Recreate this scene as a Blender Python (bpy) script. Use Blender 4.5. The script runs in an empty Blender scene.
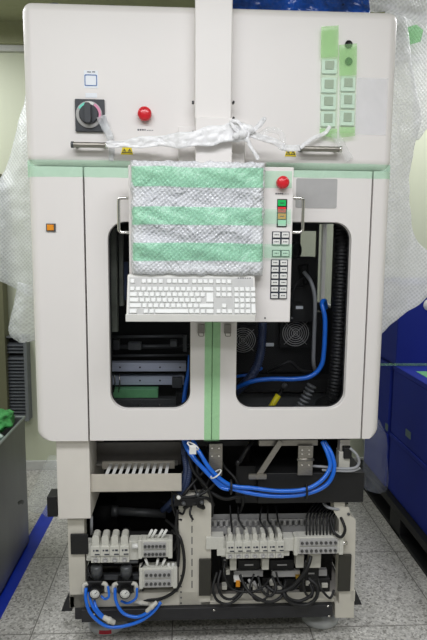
import bpy, bmesh, math, random
from mathutils import Vector, Matrix, noise

random.seed(7)
C = bpy.context.scene.collection
sc = bpy.context.scene

# ------------------------------------------------------------------ camera
CAM = Vector((-0.0927, -2.1101, 1.6613))
YAW, PITCH, ROLL, FPX = 0.0485, 0.1334, 0.0088, 566.0
_f = Vector((math.sin(YAW)*math.cos(PITCH), math.cos(YAW)*math.cos(PITCH), -math.sin(PITCH)))
_r0 = Vector((math.cos(YAW), -math.sin(YAW), 0)); _u0 = _r0.cross(_f)
_r = math.cos(ROLL)*_r0 + math.sin(ROLL)*_u0; _u = -math.sin(ROLL)*_r0 + math.cos(ROLL)*_u0
cam = bpy.data.cameras.new('camera'); cam_o = bpy.data.objects.new('camera', cam); C.objects.link(cam_o)
m = Matrix.Identity(4)
for i in range(3):
    m[i][0], m[i][1], m[i][2], m[i][3] = _r[i], _u[i], -_f[i], CAM[i]
cam_o.matrix_world = m
cam.sensor_fit = 'VERTICAL'; cam.sensor_height = 36; cam.lens = FPX/640*36
cam.clip_start = 0.05
sc.camera = cam_o

# ------------------------------------------------------------------ world, lights, exposure
w = bpy.data.worlds.new('world'); sc.world = w; w.use_nodes = True
w.node_tree.nodes['Background'].inputs[0].default_value = (0.95, 0.97, 1.0, 1)
w.node_tree.nodes['Background'].inputs[1].default_value = 0.22
def area(name, loc, sx, sy, power, col=(.975, .98, 1.02), rot=(0, 0, 0)):
    l = bpy.data.lights.new(name, 'AREA'); l.shape = 'RECTANGLE'; l.size = sx; l.size_y = sy; l.energy = power; l.color = col
    o = bpy.data.objects.new(name, l); o.location = loc; o.rotation_euler = rot; C.objects.link(o); return o
area('ceiling_light', (-0.2, -1.55, 3.02), 2.6, 0.5, 62)
area('ceiling_light', (-0.2, -3.0, 3.02), 2.6, 0.5, 40)
area('ceiling_light', (-1.7, 0.7, 3.02), 0.4, 1.6, 34)
area('ceiling_light', (1.6, 0.9, 3.02), 0.4, 1.4, 30)
sc.view_settings.view_transform = 'Standard'; sc.view_settings.look = 'None'
sc.view_settings.gamma = 1; sc.view_settings.use_curve_mapping = False
sc.view_settings.exposure = -0.13
sc.cycles.max_bounces = 10; sc.cycles.transparent_max_bounces = 16

# ------------------------------------------------------------------ materials
def lin(c):
    return tuple(((v/255)/12.92 if v/255 <= .04045 else ((v/255+.055)/1.055)**2.4) for v in c) + (1,)
def nodes(name):
    M = bpy.data.materials.new(name); M.use_nodes = True
    return M, M.node_tree.nodes, M.node_tree.links, M.node_tree.nodes['Principled BSDF']
def mat(name, rgb, rough=.5, metal=0, var=.04, vscale=30, bump=0, bscale=200, stretch=None, coat=0, bdist=.002):
    M, N, L, B = nodes(name)
    B.inputs['Roughness'].default_value = rough; B.inputs['Metallic'].default_value = metal
    B.inputs['Coat Weight'].default_value = coat
    tc = N.new('ShaderNodeTexCoord'); mp = N.new('ShaderNodeMapping'); L.new(tc.outputs['Object'], mp.inputs[0])
    if stretch: mp.inputs['Scale'].default_value = stretch
    nz = N.new('ShaderNodeTexNoise'); nz.inputs['Scale'].default_value = vscale; nz.inputs['Detail'].default_value = 4
    L.new(mp.outputs[0], nz.inputs['Vector'])
    cr = N.new('ShaderNodeValToRGB'); c = lin(rgb)
    cr.color_ramp.elements[0].position = .3; cr.color_ramp.elements[1].position = .7
    cr.color_ramp.elements[0].color = tuple(x*(1-var) for x in c[:3])+(1,)
    cr.color_ramp.elements[1].color = tuple(min(1, x*(1+var)) for x in c[:3])+(1,)
    L.new(nz.outputs['Fac'], cr.inputs[0]); L.new(cr.outputs[0], B.inputs['Base Color'])
    if bump:
        n2 = N.new('ShaderNodeTexNoise'); n2.inputs['Scale'].default_value = bscale; L.new(mp.outputs[0], n2.inputs['Vector'])
        bp = N.new('ShaderNodeBump'); bp.inputs['Strength'].default_value = bump; bp.inputs['Distance'].default_value = bdist
        L.new(n2.outputs['Fac'], bp.inputs['Height']); L.new(bp.outputs[0], B.inputs['Normal'])
    return M
def film(name, rgb, opac, rough=.25, bubble=0, bump=.6, wrinkle=25, spec=.5, wstr=.004, tint=(1, 1, 1), trans=.12):
    """see-through plastic: a mix of clear and lightly scattering surface, with bubbles or wrinkles in relief"""
    M, N, L, B = nodes(name)
    B.inputs['Base Color'].default_value = lin(rgb); B.inputs['Roughness'].default_value = rough
    B.inputs['Specular IOR Level'].default_value = spec
    tr = N.new('ShaderNodeBsdfTransparent'); tr.inputs[0].default_value = tuple(tint)+(1,); tl = N.new('ShaderNodeBsdfTranslucent'); tl.inputs[0].default_value = lin(rgb)
    m1 = N.new('ShaderNodeMixShader'); m1.inputs[0].default_value = trans; L.new(B.outputs[0], m1.inputs[1]); L.new(tl.outputs[0], m1.inputs[2])
    mx = N.new('ShaderNodeMixShader'); L.new(tr.outputs[0], mx.inputs[1]); L.new(m1.outputs[0], mx.inputs[2])
    L.new(mx.outputs[0], N['Material Output'].inputs['Surface'])
    tc = N.new('ShaderNodeTexCoord')
    nz = N.new('ShaderNodeTexNoise'); nz.inputs['Scale'].default_value = wrinkle; nz.inputs['Detail'].default_value = 3; nz.inputs['Distortion'].default_value = 1.5
    L.new(tc.outputs['Object'], nz.inputs['Vector'])
    bp = N.new('ShaderNodeBump'); bp.inputs['Strength'].default_value = bump; bp.inputs['Distance'].default_value = wstr
    L.new(nz.outputs['Fac'], bp.inputs['Height'])
    if bubble:
        vo = N.new('ShaderNodeTexVoronoi'); vo.inputs['Scale'].default_value = bubble; vo.inputs['Randomness'].default_value = .12; vo.voronoi_dimensions = '2D'
        mpp = N.new('ShaderNodeMapping'); mpp.inputs['Rotation'].default_value = (math.radians(90), 0, 0); L.new(tc.outputs['Object'], mpp.inputs[0])
        mp2 = N.new('ShaderNodeMapping'); mp2.inputs['Rotation'].default_value = (0, 0, math.radians(40)); L.new(mpp.outputs[0], mp2.inputs[0])
        L.new(mp2.outputs[0], vo.inputs['Vector'])
        mr = N.new('ShaderNodeMapRange'); mr.inputs[1].default_value = .15; mr.inputs[2].default_value = .55
        mr.inputs[3].default_value = 1; mr.inputs[4].default_value = 0; L.new(vo.outputs['Distance'], mr.inputs[0])
        b2 = N.new('ShaderNodeBump'); b2.inputs['Strength'].default_value = .7; b2.inputs['Distance'].default_value = .003
        L.new(mr.outputs[0], b2.inputs['Height']); L.new(bp.outputs[0], b2.inputs['Normal']); last = b2
        m2 = N.new('ShaderNodeMapRange'); m2.inputs[3].default_value = min(1, opac*1.14); m2.inputs[4].default_value = opac*.84
        L.new(mr.outputs[0], m2.inputs[0]); L.new(m2.outputs[0], mx.inputs[0])
    else:
        last = bp
        m2 = N.new('ShaderNodeMapRange'); m2.inputs[1].default_value = .3; m2.inputs[2].default_value = .7
        m2.inputs[3].default_value = opac*.85; m2.inputs[4].default_value = min(1, opac*1.12)
        L.new(nz.outputs['Fac'], m2.inputs[0]); L.new(m2.outputs[0], mx.inputs[0])
    L.new(last.outputs[0], B.inputs['Normal'])
    return M

WHITE = mat('machine_paint', (231, 227, 224), .38, var=.012, vscale=3, bump=.05, bscale=900)
FRAMEW = mat('frame_paint', (222, 217, 209), .45, var=.03, vscale=8)
BEIGE = mat('beige_plastic', (196, 190, 178), .5, var=.03)
IVORY = mat('ivory_plastic', (196, 194, 184), .45, var=.04)
VALVE = mat('valve_plastic', (204, 203, 194), .4, var=.05, vscale=120)
KEYW = mat('keycap_plastic', (224, 225, 223), .45, var=.02)
KBASE = mat('keyboard_plastic', (214, 213, 208), .5, var=.02)
BLACK = mat('black_metal', (15, 15, 16), .55, var=.2)
BLACKM = mat('black_matt', (12, 12, 13), .7, var=.3)
BASEB = mat('base_black', (34, 34, 37), .5, var=.15)
RUBBER = mat('rubber', (16, 16, 18), .55, var=.1)
PLATE = mat('olive_black_plate', (48, 47, 40), .5, var=.05)
DGREY = mat('dark_grey', (84, 86, 88), .4, metal=.3, var=.1)
SWGREY = mat('switch_black', (52, 55, 60), .5, var=.05)
STEEL = mat('brushed_steel', (150, 146, 138), .38, metal=.85, var=.15, vscale=60, stretch=(1, 1, 8))
CHROME = mat('chrome', (215, 213, 208), .15, metal=1, var=.03)
ALU = mat('aluminium_rail', (196, 202, 220), .45, metal=.15, var=.08, stretch=(.3, 1, 8))
SMOKE = mat('smoky_panel', (96, 92, 88), .3, var=.1)
RED = mat('red_plastic', (214, 28, 42), .3, var=.05, coat=.4)
ORANGE = mat('amber_lens', (236, 150, 40), .25, var=.05)
LGREEN = mat('green_lens', (30, 190, 96), .25, var=.05)
LRED = mat('red_lens', (226, 52, 64), .25, var=.05)
LPALE = mat('pale_lens', (190, 226, 205), .3, var=.05)
BLUEH = mat('blue_hose', (18, 104, 214), .3, var=.08, coat=.3)
NAVY = mat('navy_hose', (44, 58, 92), .45, var=.15)
GREYC = mat('grey_cable', (150, 152, 156), .45, var=.05)
WHITEP = mat('white_plastic', (228, 228, 224), .4, var=.03)
YELLOW = mat('yellow_sleeve', (228, 212, 30), .4, var=.05)
WARN = mat('warning_yellow', (226, 205, 20), .5, var=.05)
GREENB = mat('circuit_green', (110, 178, 124), .5, var=.1)
BLUEB = mat('crate_blue', (2, 32, 136), .75, var=.06, vscale=5, bump=.1, bscale=300)
PALLET = mat('pallet_black', (20, 20, 22), .6, var=.2)
INK = mat('ink', (50, 54, 66), .6, var=.05)
BLUEINK = mat('blue_ink', (70, 110, 170), .6, var=.05)
PINK = mat('pink_print', (228, 150, 180), .6)
MINT = mat('mint_print', (120, 220, 200), .6)
LABELW = mat('label_paper', (236, 240, 246), .5, var=.02)
GREYPL = mat('grey_plate', (176, 175, 174), .4, var=.03)
SCREEN = mat('screen_grey', (166, 170, 196), .3, var=.12, vscale=20)
INNER = mat('pale_inner_panel', (196, 202, 200), .5, var=.05, vscale=6)
BTAPE = mat('blue_floor_tape', (22, 52, 176), .35, var=.08, vscale=10)
FTRED = mat('red_label', (186, 40, 54), .5)
TAPE = film('green_tape', (190, 240, 206), .22, .3, wrinkle=18, wstr=.006, bump=.7, tint=(.88, .995, .93))
TAPEB = film('green_tape_on_wrap', (176, 238, 202), .32, .25, wrinkle=16, wstr=.01, bump=.9, tint=(.76, .99, .84), spec=.9)
TAPES = film('green_tape_strong', (156, 218, 158), .28, .35, wrinkle=14, wstr=.003, bump=.4, tint=(.78, .975, .79))
TAPEL = film('light_green_tape', (210, 238, 206), .18, .35, wrinkle=20, tint=(.91, .995, .89))
TAPEE = film('folded_green_tape', (166, 220, 150), .22, .35, wrinkle=20, tint=(.84, .97, .78))
SHADEWRAP = film('shaded_bubble_wrap', (200, 206, 214), .13, .25, bubble=70, wrinkle=6, wstr=.01, bump=.6)  # thinner, greyer wrap copy with the shade behind the bay put into it
BWRAPR = film('bright_bubble_wrap', (252, 253, 254), .64, .25, trans=.3, bubble=70, wrinkle=6, wstr=.012, bump=.7, spec=.7)
BWRAP = film('bubble_wrap_film', (246, 248, 252), .6, .2, bubble=88, wrinkle=11, wstr=.02, bump=1, spec=.9)
BWRAPB = film('bubble_wrap_sheet', (240, 244, 246), .42, .25, bubble=70, wrinkle=6, wstr=.01, bump=.6, spec=.7)
CLEAR = film('clear_film', (240, 244, 246), .16, .12, wrinkle=30, wstr=.008, bump=.8, spec=1)
PWRAP = film('white_wrap', (253, 253, 254), .86, .3, wrinkle=22, wstr=.008, bump=.7, spec=.6)
GLASSY = film('glossy_film', (250, 251, 255), .5, .15, wrinkle=4, wstr=.002, bump=.2, spec=.9)
BLUESHEET = mat('blue_plastic', (12, 66, 150), .2, var=.6, vscale=14, bump=1, bscale=16, coat=.6, bdist=.04)
FRAMESHADE = mat('shaded_frame_paint', (202, 198, 186), .5, var=.05, vscale=9)  # frame paint darkened to carry the shade of the lower bay

def pane_mat():
    M, N, L, B = nodes('smoked_window')
    gl = N.new('ShaderNodeBsdfGlossy'); gl.inputs['Roughness'].default_value = .04; gl.inputs[0].default_value = (1, 1, 1, 1)
    tr = N.new('ShaderNodeBsdfTransparent'); tr.inputs[0].default_value = (.94, .945, .95, 1)
    lw = N.new('ShaderNodeLayerWeight'); lw.inputs[0].default_value = .12
    mx = N.new('ShaderNodeMixShader'); L.new(lw.outputs['Fresnel'], mx.inputs[0]); L.new(tr.outputs[0], mx.inputs[1]); L.new(gl.outputs[0], mx.inputs[2])
    L.new(mx.outputs[0], N['Material Output'].inputs['Surface']); return M
PANE = pane_mat()

def floor_mat():
    M, N, L, B = nodes('terrazzo_tiles')
    tc = N.new('ShaderNodeTexCoord')
    def vor(scale, lo, hi, feat='F1'):
        v = N.new('ShaderNodeTexVoronoi'); v.inputs['Scale'].default_value = scale; L.new(tc.outputs['Object'], v.inputs['Vector'])
        s = N.new('ShaderNodeSeparateColor'); L.new(v.outputs['Color'], s.inputs[0])
        r = N.new('ShaderNodeValToRGB'); r.color_ramp.interpolation = 'CONSTANT'
        L.new(s.outputs[0], r.inputs[0]); return r
    r1 = vor(120, 0, 1); e = r1.color_ramp.elements
    e[0].color = lin((138, 136, 130)); e[1].position = .10; e[1].color = lin((170, 168, 162))
    for p, c in ((.3, (188, 186, 180)), (.55, (198, 196, 190)), (.8, (212, 210, 204)), (.93, (158, 156, 150))):
        x = e.new(p); x.color = lin(c)
    n1 = N.new('ShaderNodeTexNoise'); n1.inputs['Scale'].default_value = 3; L.new(tc.outputs['Object'], n1.inputs['Vector'])
    mr = N.new('ShaderNodeMapRange'); mr.inputs[1].default_value = .3; mr.inputs[2].default_value = .7; mr.inputs[3].default_value = .9; mr.inputs[4].default_value = 1.05
    L.new(n1.outputs['Fac'], mr.inputs[0])
    mul = N.new('ShaderNodeMix'); mul.data_type = 'RGBA'; mul.blend_type = 'MULTIPLY'; mul.inputs[0].default_value = 1
    L.new(r1.outputs[0], mul.inputs[6]); L.new(mr.outputs[0], mul.inputs[7])
    br = N.new('ShaderNodeTexBrick'); br.offset = 0; br.inputs['Scale'].default_value = 1
    br.inputs['Brick Width'].default_value = .6; br.inputs['Row Height'].default_value = .6; br.inputs['Mortar Size'].default_value = .003
    mp = N.new('ShaderNodeMapping'); mp.inputs['Location'].default_value = (.15, -.02, 0); L.new(tc.outputs['Object'], mp.inputs[0]); L.new(mp.outputs[0], br.inputs['Vector'])
    br.inputs['Color1'].default_value = br.inputs['Color2'].default_value = (0, 0, 0, 1); br.inputs['Mortar'].default_value = (1, 1, 1, 1)
    mx = N.new('ShaderNodeMix'); mx.data_type = 'RGBA'; L.new(br.outputs['Color'], mx.inputs[0]); L.new(mul.outputs[2], mx.inputs[6]); mx.inputs[7].default_value = lin((120, 117, 112))
    L.new(mx.outputs[2], B.inputs['Base Color']); B.inputs['Roughness'].default_value = .4
    return M

# ------------------------------------------------------------------ pixel -> point on a plane of the place
def ray(px, py): return _f + (px-213.5)/FPX*_r + (320-py)/FPX*_u
def at(px, py, Y):
    d = ray(px, py); return CAM + d*((Y-CAM.y)/d.y)
def at_floor(px, py, z=0):
    d = ray(px, py); return CAM + d*((z-CAM.z)/d.z)
def at_side(px, py, X):
    d = ray(px, py); return CAM + d*((X-CAM.x)/d.x)
def rc(x0, y0, x1, y1, Y):
    xm, ym = (x0+x1)/2, (y0+y1)/2
    return at(x0, ym, Y).x, at(x1, ym, Y).x, at(xm, y1, Y).z, at(xm, y0, Y).z   # X0,X1,Z0,Z1

# ------------------------------------------------------------------ mesh builder
def smooth_path(pts, n=8):
    P = [Vector(p) for p in pts]
    if len(P) < 3: return P
    P = [2*P[0]-P[1]] + P + [2*P[-1]-P[-2]]; out = []
    for i in range(1, len(P)-2):
        p0, p1, p2, p3 = P[i-1:i+3]
        for k in range(n):
            t = k/n
            out.append(.5*((2*p1)+(-p0+p2)*t+(2*p0-5*p1+4*p2-p3)*t*t+(-p0+3*p1-3*p2+p3)*t**3))
    return out + [P[-2]]
class MB:
    def __init__(s): s.v = []; s.f = []; s.m = []; s.sm = []
    def add(s, vs, fs, mi=0, sm=False):
        b = len(s.v); s.v += [Vector(v) for v in vs]
        for f in fs: s.f.append([b+i for i in f]); s.m.append(mi); s.sm.append(sm)
        return s
    def box(s, x0, x1, y0, y1, z0, z1, mi=0):
        if x0 > x1: x0, x1 = x1, x0
        if z0 > z1: z0, z1 = z1, z0
        vs = [(x, y, z) for z in (z0, z1) for x, y in ((x0, y0), (x1, y0), (x1, y1), (x0, y1))]
        return s.add(vs, [(3, 2, 1, 0), (4, 5, 6, 7), (0, 1, 5, 4), (1, 2, 6, 5), (2, 3, 7, 6), (3, 0, 4, 7)], mi)
    def pbox(s, px0, py0, px1, py1, Y, depth, mi=0):      # a box whose front lies on plane Y
        a, b, c, d = rc(px0, py0, px1, py1, Y); return s.box(a, b, Y, Y+depth, c, d, mi)
    def tube(s, pts, r, n=10, closed=False, mi=0, rf=None, caps=True):
        P = [Vector(p) for p in pts]; k = len(P)
        up = Vector((0, 0, 1)); vs = []; prev = None
        for i, p in enumerate(P):
            t = (P[(i+1) % k]-P[i-1]) if closed else (P[min(i+1, k-1)]-P[max(i-1, 0)])
            t.normalize()
            if prev is None:
                a = t.cross(up)
                if a.length < 1e-3: a = t.cross(Vector((1, 0, 0)))
            else: a = prev - t*prev.dot(t)
            a.normalize(); prev = a; b = t.cross(a); rr = r if rf is None else rf(i/max(1, k-1), i)
            for j in range(n):
                q = 2*math.pi*j/n; vs.append(p+(a*math.cos(q)+b*math.sin(q))*rr)
        fs = []
        for i in range(k if closed else k-1):
            for j in range(n):
                i2 = (i+1) % k
                fs.append((i*n+j, i*n+(j+1) % n, i2*n+(j+1) % n, i2*n+j))
        s.add(vs, fs, mi, True)
        if not closed and caps:
            b = len(s.v)-len(vs)
            s.f.append([b+j for j in range(n)][::-1]); s.m.append(mi); s.sm.append(False)
            s.f.append([b+(k-1)*n+j for j in range(n)]); s.m.append(mi); s.sm.append(False)
        return s
    def cyl(s, p0, p1, r, r1=None, n=24, mi=0):
        r1 = r if r1 is None else r1; p0, p1 = Vector(p0), Vector(p1)
        return s.tube([p0, p1], r, n, mi=mi, rf=lambda t, i: r if i == 0 else r1)
    def lathe(s, c, axis, prof, n=28, mi=0):              # prof: (distance along axis, radius)
        c = Vector(c); ax = Vector(axis).normalized(); a = ax.cross(Vector((0, 0, 1)))
        if a.length < 1e-3: a = ax.cross(Vector((1, 0, 0)))
        a.normalize(); b = ax.cross(a); vs = []
        for d, r in prof:
            for j in range(n):
                q = 2*math.pi*j/n; vs.append(c+ax*d+(a*math.cos(q)+b*math.sin(q))*r)
        fs = [(i*n+j, i*n+(j+1) % n, (i+1)*n+(j+1) % n, (i+1)*n+j) for i in range(len(prof)-1) for j in range(n)]
        fs = fs + [tuple(range(n))[::-1], tuple((len(prof)-1)*n+j for j in range(n))]
        return s.add(vs, fs, mi, True)
    def prism(s, outline, y0, y1, mi=0):                  # outline in X,Z counter-clockwise seen from the front
        n = len(outline); vs = [(x, y0, z) for x, z in outline]+[(x, y1, z) for x, z in outline]
        fs = [tuple(range(n)), tuple(range(n, 2*n))[::-1]] + [(i, n+i, n+(i+1) % n, (i+1) % n) for i in range(n)]
        return s.add(vs, fs, mi)
    def ring_plate(s, outer, inner, y0, y1, mi=0):        # plate with an opening; both loops have the same count
        n = len(outer)
        vs = [(x, y0, z) for x, z in outer]+[(x, y0, z) for x, z in inner]+[(x, y1, z) for x, z in outer]+[(x, y1, z) for x, z in inner]
        fs = []
        for i in range(n):
            j = (i+1) % n
            fs += [(i, j, n+j, n+i), (2*n+j, 2*n+i, 3*n+i, 3*n+j), (i, 2*n+i, 2*n+j, j), (n+j, 3*n+j, 3*n+i, n+i)]
        return s.add(vs, fs, mi)
    def grid(s, fn, nu, nv, mi=0, sm=True):
        vs = [fn(i/nu, j/nv) for j in range(nv+1) for i in range(nu+1)]
        fs = [(j*(nu+1)+i, j*(nu+1)+i+1, (j+1)*(nu+1)+i+1, (j+1)*(nu+1)+i) for j in range(nv) for i in range(nu)]
        return s.add(vs, fs, mi, sm)
ORG = {}
def build(name, mb, mats, parent=None, bevel=0, seg=2, solid=0, label=None, autosm=False):
    vs = mb.v
    lo = Vector((min(v.x for v in vs), min(v.y for v in vs), min(v.z for v in vs))); hi = Vector((max(v.x for v in vs), max(v.y for v in vs), max(v.z for v in vs)))
    org = Vector(((lo.x+hi.x)/2, (lo.y+hi.y)/2, lo.z))
    me = bpy.data.meshes.new(name); me.from_pydata([v-org for v in vs], [], mb.f)
    if not isinstance(mats, (list, tuple)): mats = [mats]
    for x in mats: me.materials.append(x)
    me.polygons.foreach_set('material_index', mb.m); me.polygons.foreach_set('use_smooth', mb.sm)
    bm = bmesh.new(); bm.from_mesh(me); bmesh.ops.recalc_face_normals(bm, faces=bm.faces[:]); bm.to_mesh(me); bm.free()
    me.update()
    o = bpy.data.objects.new(name, me); C.objects.link(o); ORG[o.name] = org
    if parent is not None: o.parent = parent; o.location = org-ORG[parent.name]
    else: o.location = org
    if solid:
        md = o.modifiers.new('thickness', 'SOLIDIFY'); md.thickness = solid; md.offset = 0
    if bevel:
        md = o.modifiers.new('edges', 'BEVEL'); md.width = bevel; md.segments = seg; md.limit_method = 'ANGLE'; md.angle_limit = math.radians(40)
        for p in me.polygons: p.use_smooth = True
        md.harden_normals = True
    if label: o['label'] = label
    return o
def thing(name, label, cat, loc=(0, 0, 0), group=None, local=False):
    o = bpy.data.objects.new(name, None); o.empty_display_size = .05; C.objects.link(o); o.location = loc
    ORG[o.name] = Vector((0, 0, 0)) if local else Vector(loc)
    return tag(o, label, cat, group)
def tag(o, label, cat, group=None, kind=None):
    o['label'] = label; o['category'] = cat
    if group: o['group'] = group
    if kind: o['kind'] = kind
    return o
def struct(name, mb, m, **k):
    o = build(name, mb, m, **k); o['kind'] = 'structure'; return o
def dup(o, off, parent=None):                             # copy of a thing or part with its children
    c = o.copy(); C.objects.link(c); c.location = o.location + Vector(off)
    if o.name in ORG: ORG[c.name] = ORG[o.name] + Vector(off)
    if parent is not None: c.parent = parent
    for ch in list(o.children):
        if ch.name in ORG:
            d = ch.copy(); C.objects.link(d); d.parent = c; d.location = ch.location; ORG[d.name] = ORG[ch.name]+Vector(off)
            for g in list(ch.children):
                e = g.copy(); C.objects.link(e); e.parent = d; e.location = g.location
    return c
def rrect(x0, x1, z0, z1, r, n=8):
    if not isinstance(r, (list, tuple)): r = (r,)*4       # bottom-left, bottom-right, top-right, top-left
    out = []
    for (cx, cz, a0, rr) in ((x0+r[0], z0+r[0], 180, r[0]), (x1-r[1], z0+r[1], 270, r[1]), (x1-r[2], z1-r[2], 0, r[2]), (x0+r[3], z1-r[3], 90, r[3])):
        for k in range(n+1):
            a = math.radians(a0+90*k/n); out.append((cx+rr*math.cos(a), cz+rr*math.sin(a)))
    return out

# ================================================================== the room
FL = floor_mat()
WALLM = mat('olive_wall', (208, 213, 188), .55, var=.05, vscale=1.2, stretch=(3, 1, .3))
WALLD = mat('olive_panel', (104, 104, 78), .6, var=.06, vscale=2)
WALLR = mat('beige_wall', (214, 214, 196), .6, var=.03, vscale=2)
CEIL = mat('ceiling_paint', (158, 160, 128), .7, var=.05)
BASE = mat('skirting_paint', (205, 206, 202), .5)
BY = 1.95
struct('floor', MB().box(-3.2, 3.2, -4.2, BY+.1, -.1, 0), FL)
struct('wall_back', MB().box(-3.2, 3.2, BY, BY+.1, 0, 3.1), WALLM)
struct('wall_left', MB().box(-3.3, -3.2, -4.2, BY+.1, 0, 3.1), WALLM)
struct('wall_right', MB().box(3.2, 3.3, -4.2, BY+.1, 0, 3.1), WALLR)
struct('ceiling', MB().box(-3.3, 3.3, -4.2, BY+.1, 3.1, 3.2), CEIL)
a = at(0, 52, BY); b = at(0, 46, BY)
struct('trim_1', MB().box(-3.2, 3.2, BY-.03, BY, a.z, b.z), BASE)
struct('trim_2', MB().box(-3.2, 3.2, BY-.06, BY, b.z, 3.1), CEIL)
x0 = at(22, 440, BY).x
struct('baseboard_back', MB().box(-3.2, 3.2, BY-.02, BY, 0, .07), BASE, bevel=.004)
# darker cabinet-like panel of the wall with the louvred vent
c0, c1, z0, z1 = rc(-30, 200, 28, 440, BY-.12)
struct('wall_panel', MB().box(at(-60, 300, BY-.12).x, at(4.5, 330, BY-.12).x, BY-.12, BY-.02, 0, at(10, 175, BY).z), WALLD, bevel=.004)
v = thing('vent_grille', 'dark louvred vent grille in the wall behind the steel bin', 'vent', (at(16, 420, BY-.1).x, BY-.06, at(16, 418, BY-.1).z))
X0, X1, Z0, Z1 = rc(5, 336, 28, 421, BY-.08)
build('frame', MB().ring_plate(rrect(X0, X1, Z0, Z1, .004, 2), rrect(X0+.012, X1-.022, Z0+.03, Z1-.012, .003, 2), BY-.09, BY), mat('vent_frame', (112, 116, 118), .5), v)
build('backing', MB().box(X0+.01, X1-.01, BY-.02, BY-.005, Z0+.02, Z1-.01), BLACKM, v)
sl = MB(); k = 24
for i in range(k):
    z = Z0+.035+(Z1-Z0-.06)*i/(k-1)
    if i in (18, 22, 23): continue
    sl.add([(X0+.012, BY-.08, z), (X1-.022, BY-.08, z), (X1-.022, BY-.04, z+.018), (X0+.012, BY-.04, z+.018), (X0+.012, BY-.08, z+.006), (X1-.022, BY-.08, z+.006), (X1-.022, BY-.04, z+.024), (X0+.012, BY-.04, z+.024)],
           [(0, 1, 2, 3), (4, 5, 6, 7), (0, 1, 5, 4), (2, 3, 7, 6), (1, 2, 6, 5), (0, 3, 7, 4)])
build('louvre', sl, mat('louvre_grey', (92, 96, 100), .5), v)

# ================================================================== the machine
MC = thing('processing_machine', 'tall off-white factory machine with two windowed doors and open lower pneumatics bay', 'machine', (0, .5, 0))
HB, HS, HT = .9085, 1.9344, 2.492
WL, WR = -.664, .666
# upper housing (one hollow box) and the covers below
build('upper_housing', MB().box(WL-.004, WR, 0, 1.0, HS+.004, HT), WHITE, MC, bevel=.035, seg=6)
def cover(x0, x1, out):
    mb = MB()
    r = .035
    # rounded outer vertical edge: outline in XY, extruded in Z, lower outer corner rounded by the bevel
    mb.box(x0, x1, 0, 1.0, HB, HS-.002); return mb
XL = at(86, 300, 0).x; XR = at(367.5, 300, 0).x
def side_cover(x_in, x_out):
    s = 1 if x_out > x_in else -1
    mb = MB(); n = 8; r = .035
    prof = [(x_in, 0.03), (x_in, 0)] + [(x_out-s*r+s*r*math.sin(math.radians(90*k/n)), r-r*math.cos(math.radians(90*k/n))) for k in range(n+1)] + [(x_out, .3), (x_out-s*.02, .3), (x_out-s*.02, .05), (x_out-s*.03, .03)]
    levels = []
    rb = .04
    for k in range(7):
        q = math.radians(90*k/6); levels.append((HB+rb-rb*math.cos(q*1), rb*(1-math.sin(q))))
    levels = [(HB+rb*(1-math.cos(math.radians(90*k/6))), rb*(1-math.sin(math.radians(90*k/6)))) for k in range(7)] + [(HS-.002, 0)]
    vs = []
    for z, ins in levels:
        for x, y in prof:
            t = (x-x_in)/(x_out-x_in) if x_out != x_in else 0
            xx = x if abs(x-x_in) < .03 else x-s*ins*max(0, (abs(x-x_in)-.03)/(abs(x_out-x_in)-.03))
            vs.append((xx, y, z))
    m_ = len(prof); fs = []
    for i in range(len(levels)-1):
        for j in range(m_): fs.append((i*m_+j, i*m_+(j+1) % m_, (i+1)*m_+(j+1) % m_, (i+1)*m_+j))
    fs += [tuple(range(m_)), tuple((len(levels)-1)*m_+j for j in range(m_))]
    mb.add(vs, fs); return mb
G = .003
for xi, xo in ((XL-G, WL), (XR+G, WR)):
    o = build('side_cover', side_cover(xi, xo), WHITE, MC)
# doors with smoked windows
def door(xo0, xo1, win, latch):
    wx0, wx1, wz0, wz1 = win
    R_ = .065
    d = build('door', MB().ring_plate(rrect(xo0, xo1, HB, HS-.002, .002, 8), rrect(wx0, wx1, wz0, wz1, R_, 8), 0, .035), WHITE, MC, bevel=.0025)
    g = .012
    build('window_pane', MB().prism(rrect(wx0-g, wx1+g, wz0-g, wz1+g, R_, 8), .036, .041), PANE, d)
    build('window_seal', MB().ring_plate(rrect(wx0-.004, wx1+.004, wz0-.004, wz1+.004, R_, 8), rrect(wx0+.004, wx1-.004, wz0+.004, wz1-.004, R_-.004, 8), .028, .0355), RUBBER, d)
    return d
XM = at(212, 380, 0).x
wl = rc(109, 222, 190.5, 409.5, 0); wr = rc(237, 222, 348.5, 409, 0)
dl = door(XL+G, XM-.0015, wl, 0); dr = door(XM+.0015, XR-G, wr, 0)
# notch shapes for latches under the console
for dd, px in ((dl, 201), (dr, 227.5)):
    X0, X1, Z0, Z1 = rc(px-3.5, 324, px+3.5, 333, 0)
    lt = build('latch', MB().box(X0, X1, -.012, 0, Z0, Z1).tube(smooth_path([(X0+.004, -.012, Z0), (X0+.006, -.02, Z0-.008), (X1-.004, -.02, Z0-.008), (X1-.004, -.012, Z0)]), .002, 6), STEEL, dd, bevel=.002)
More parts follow.
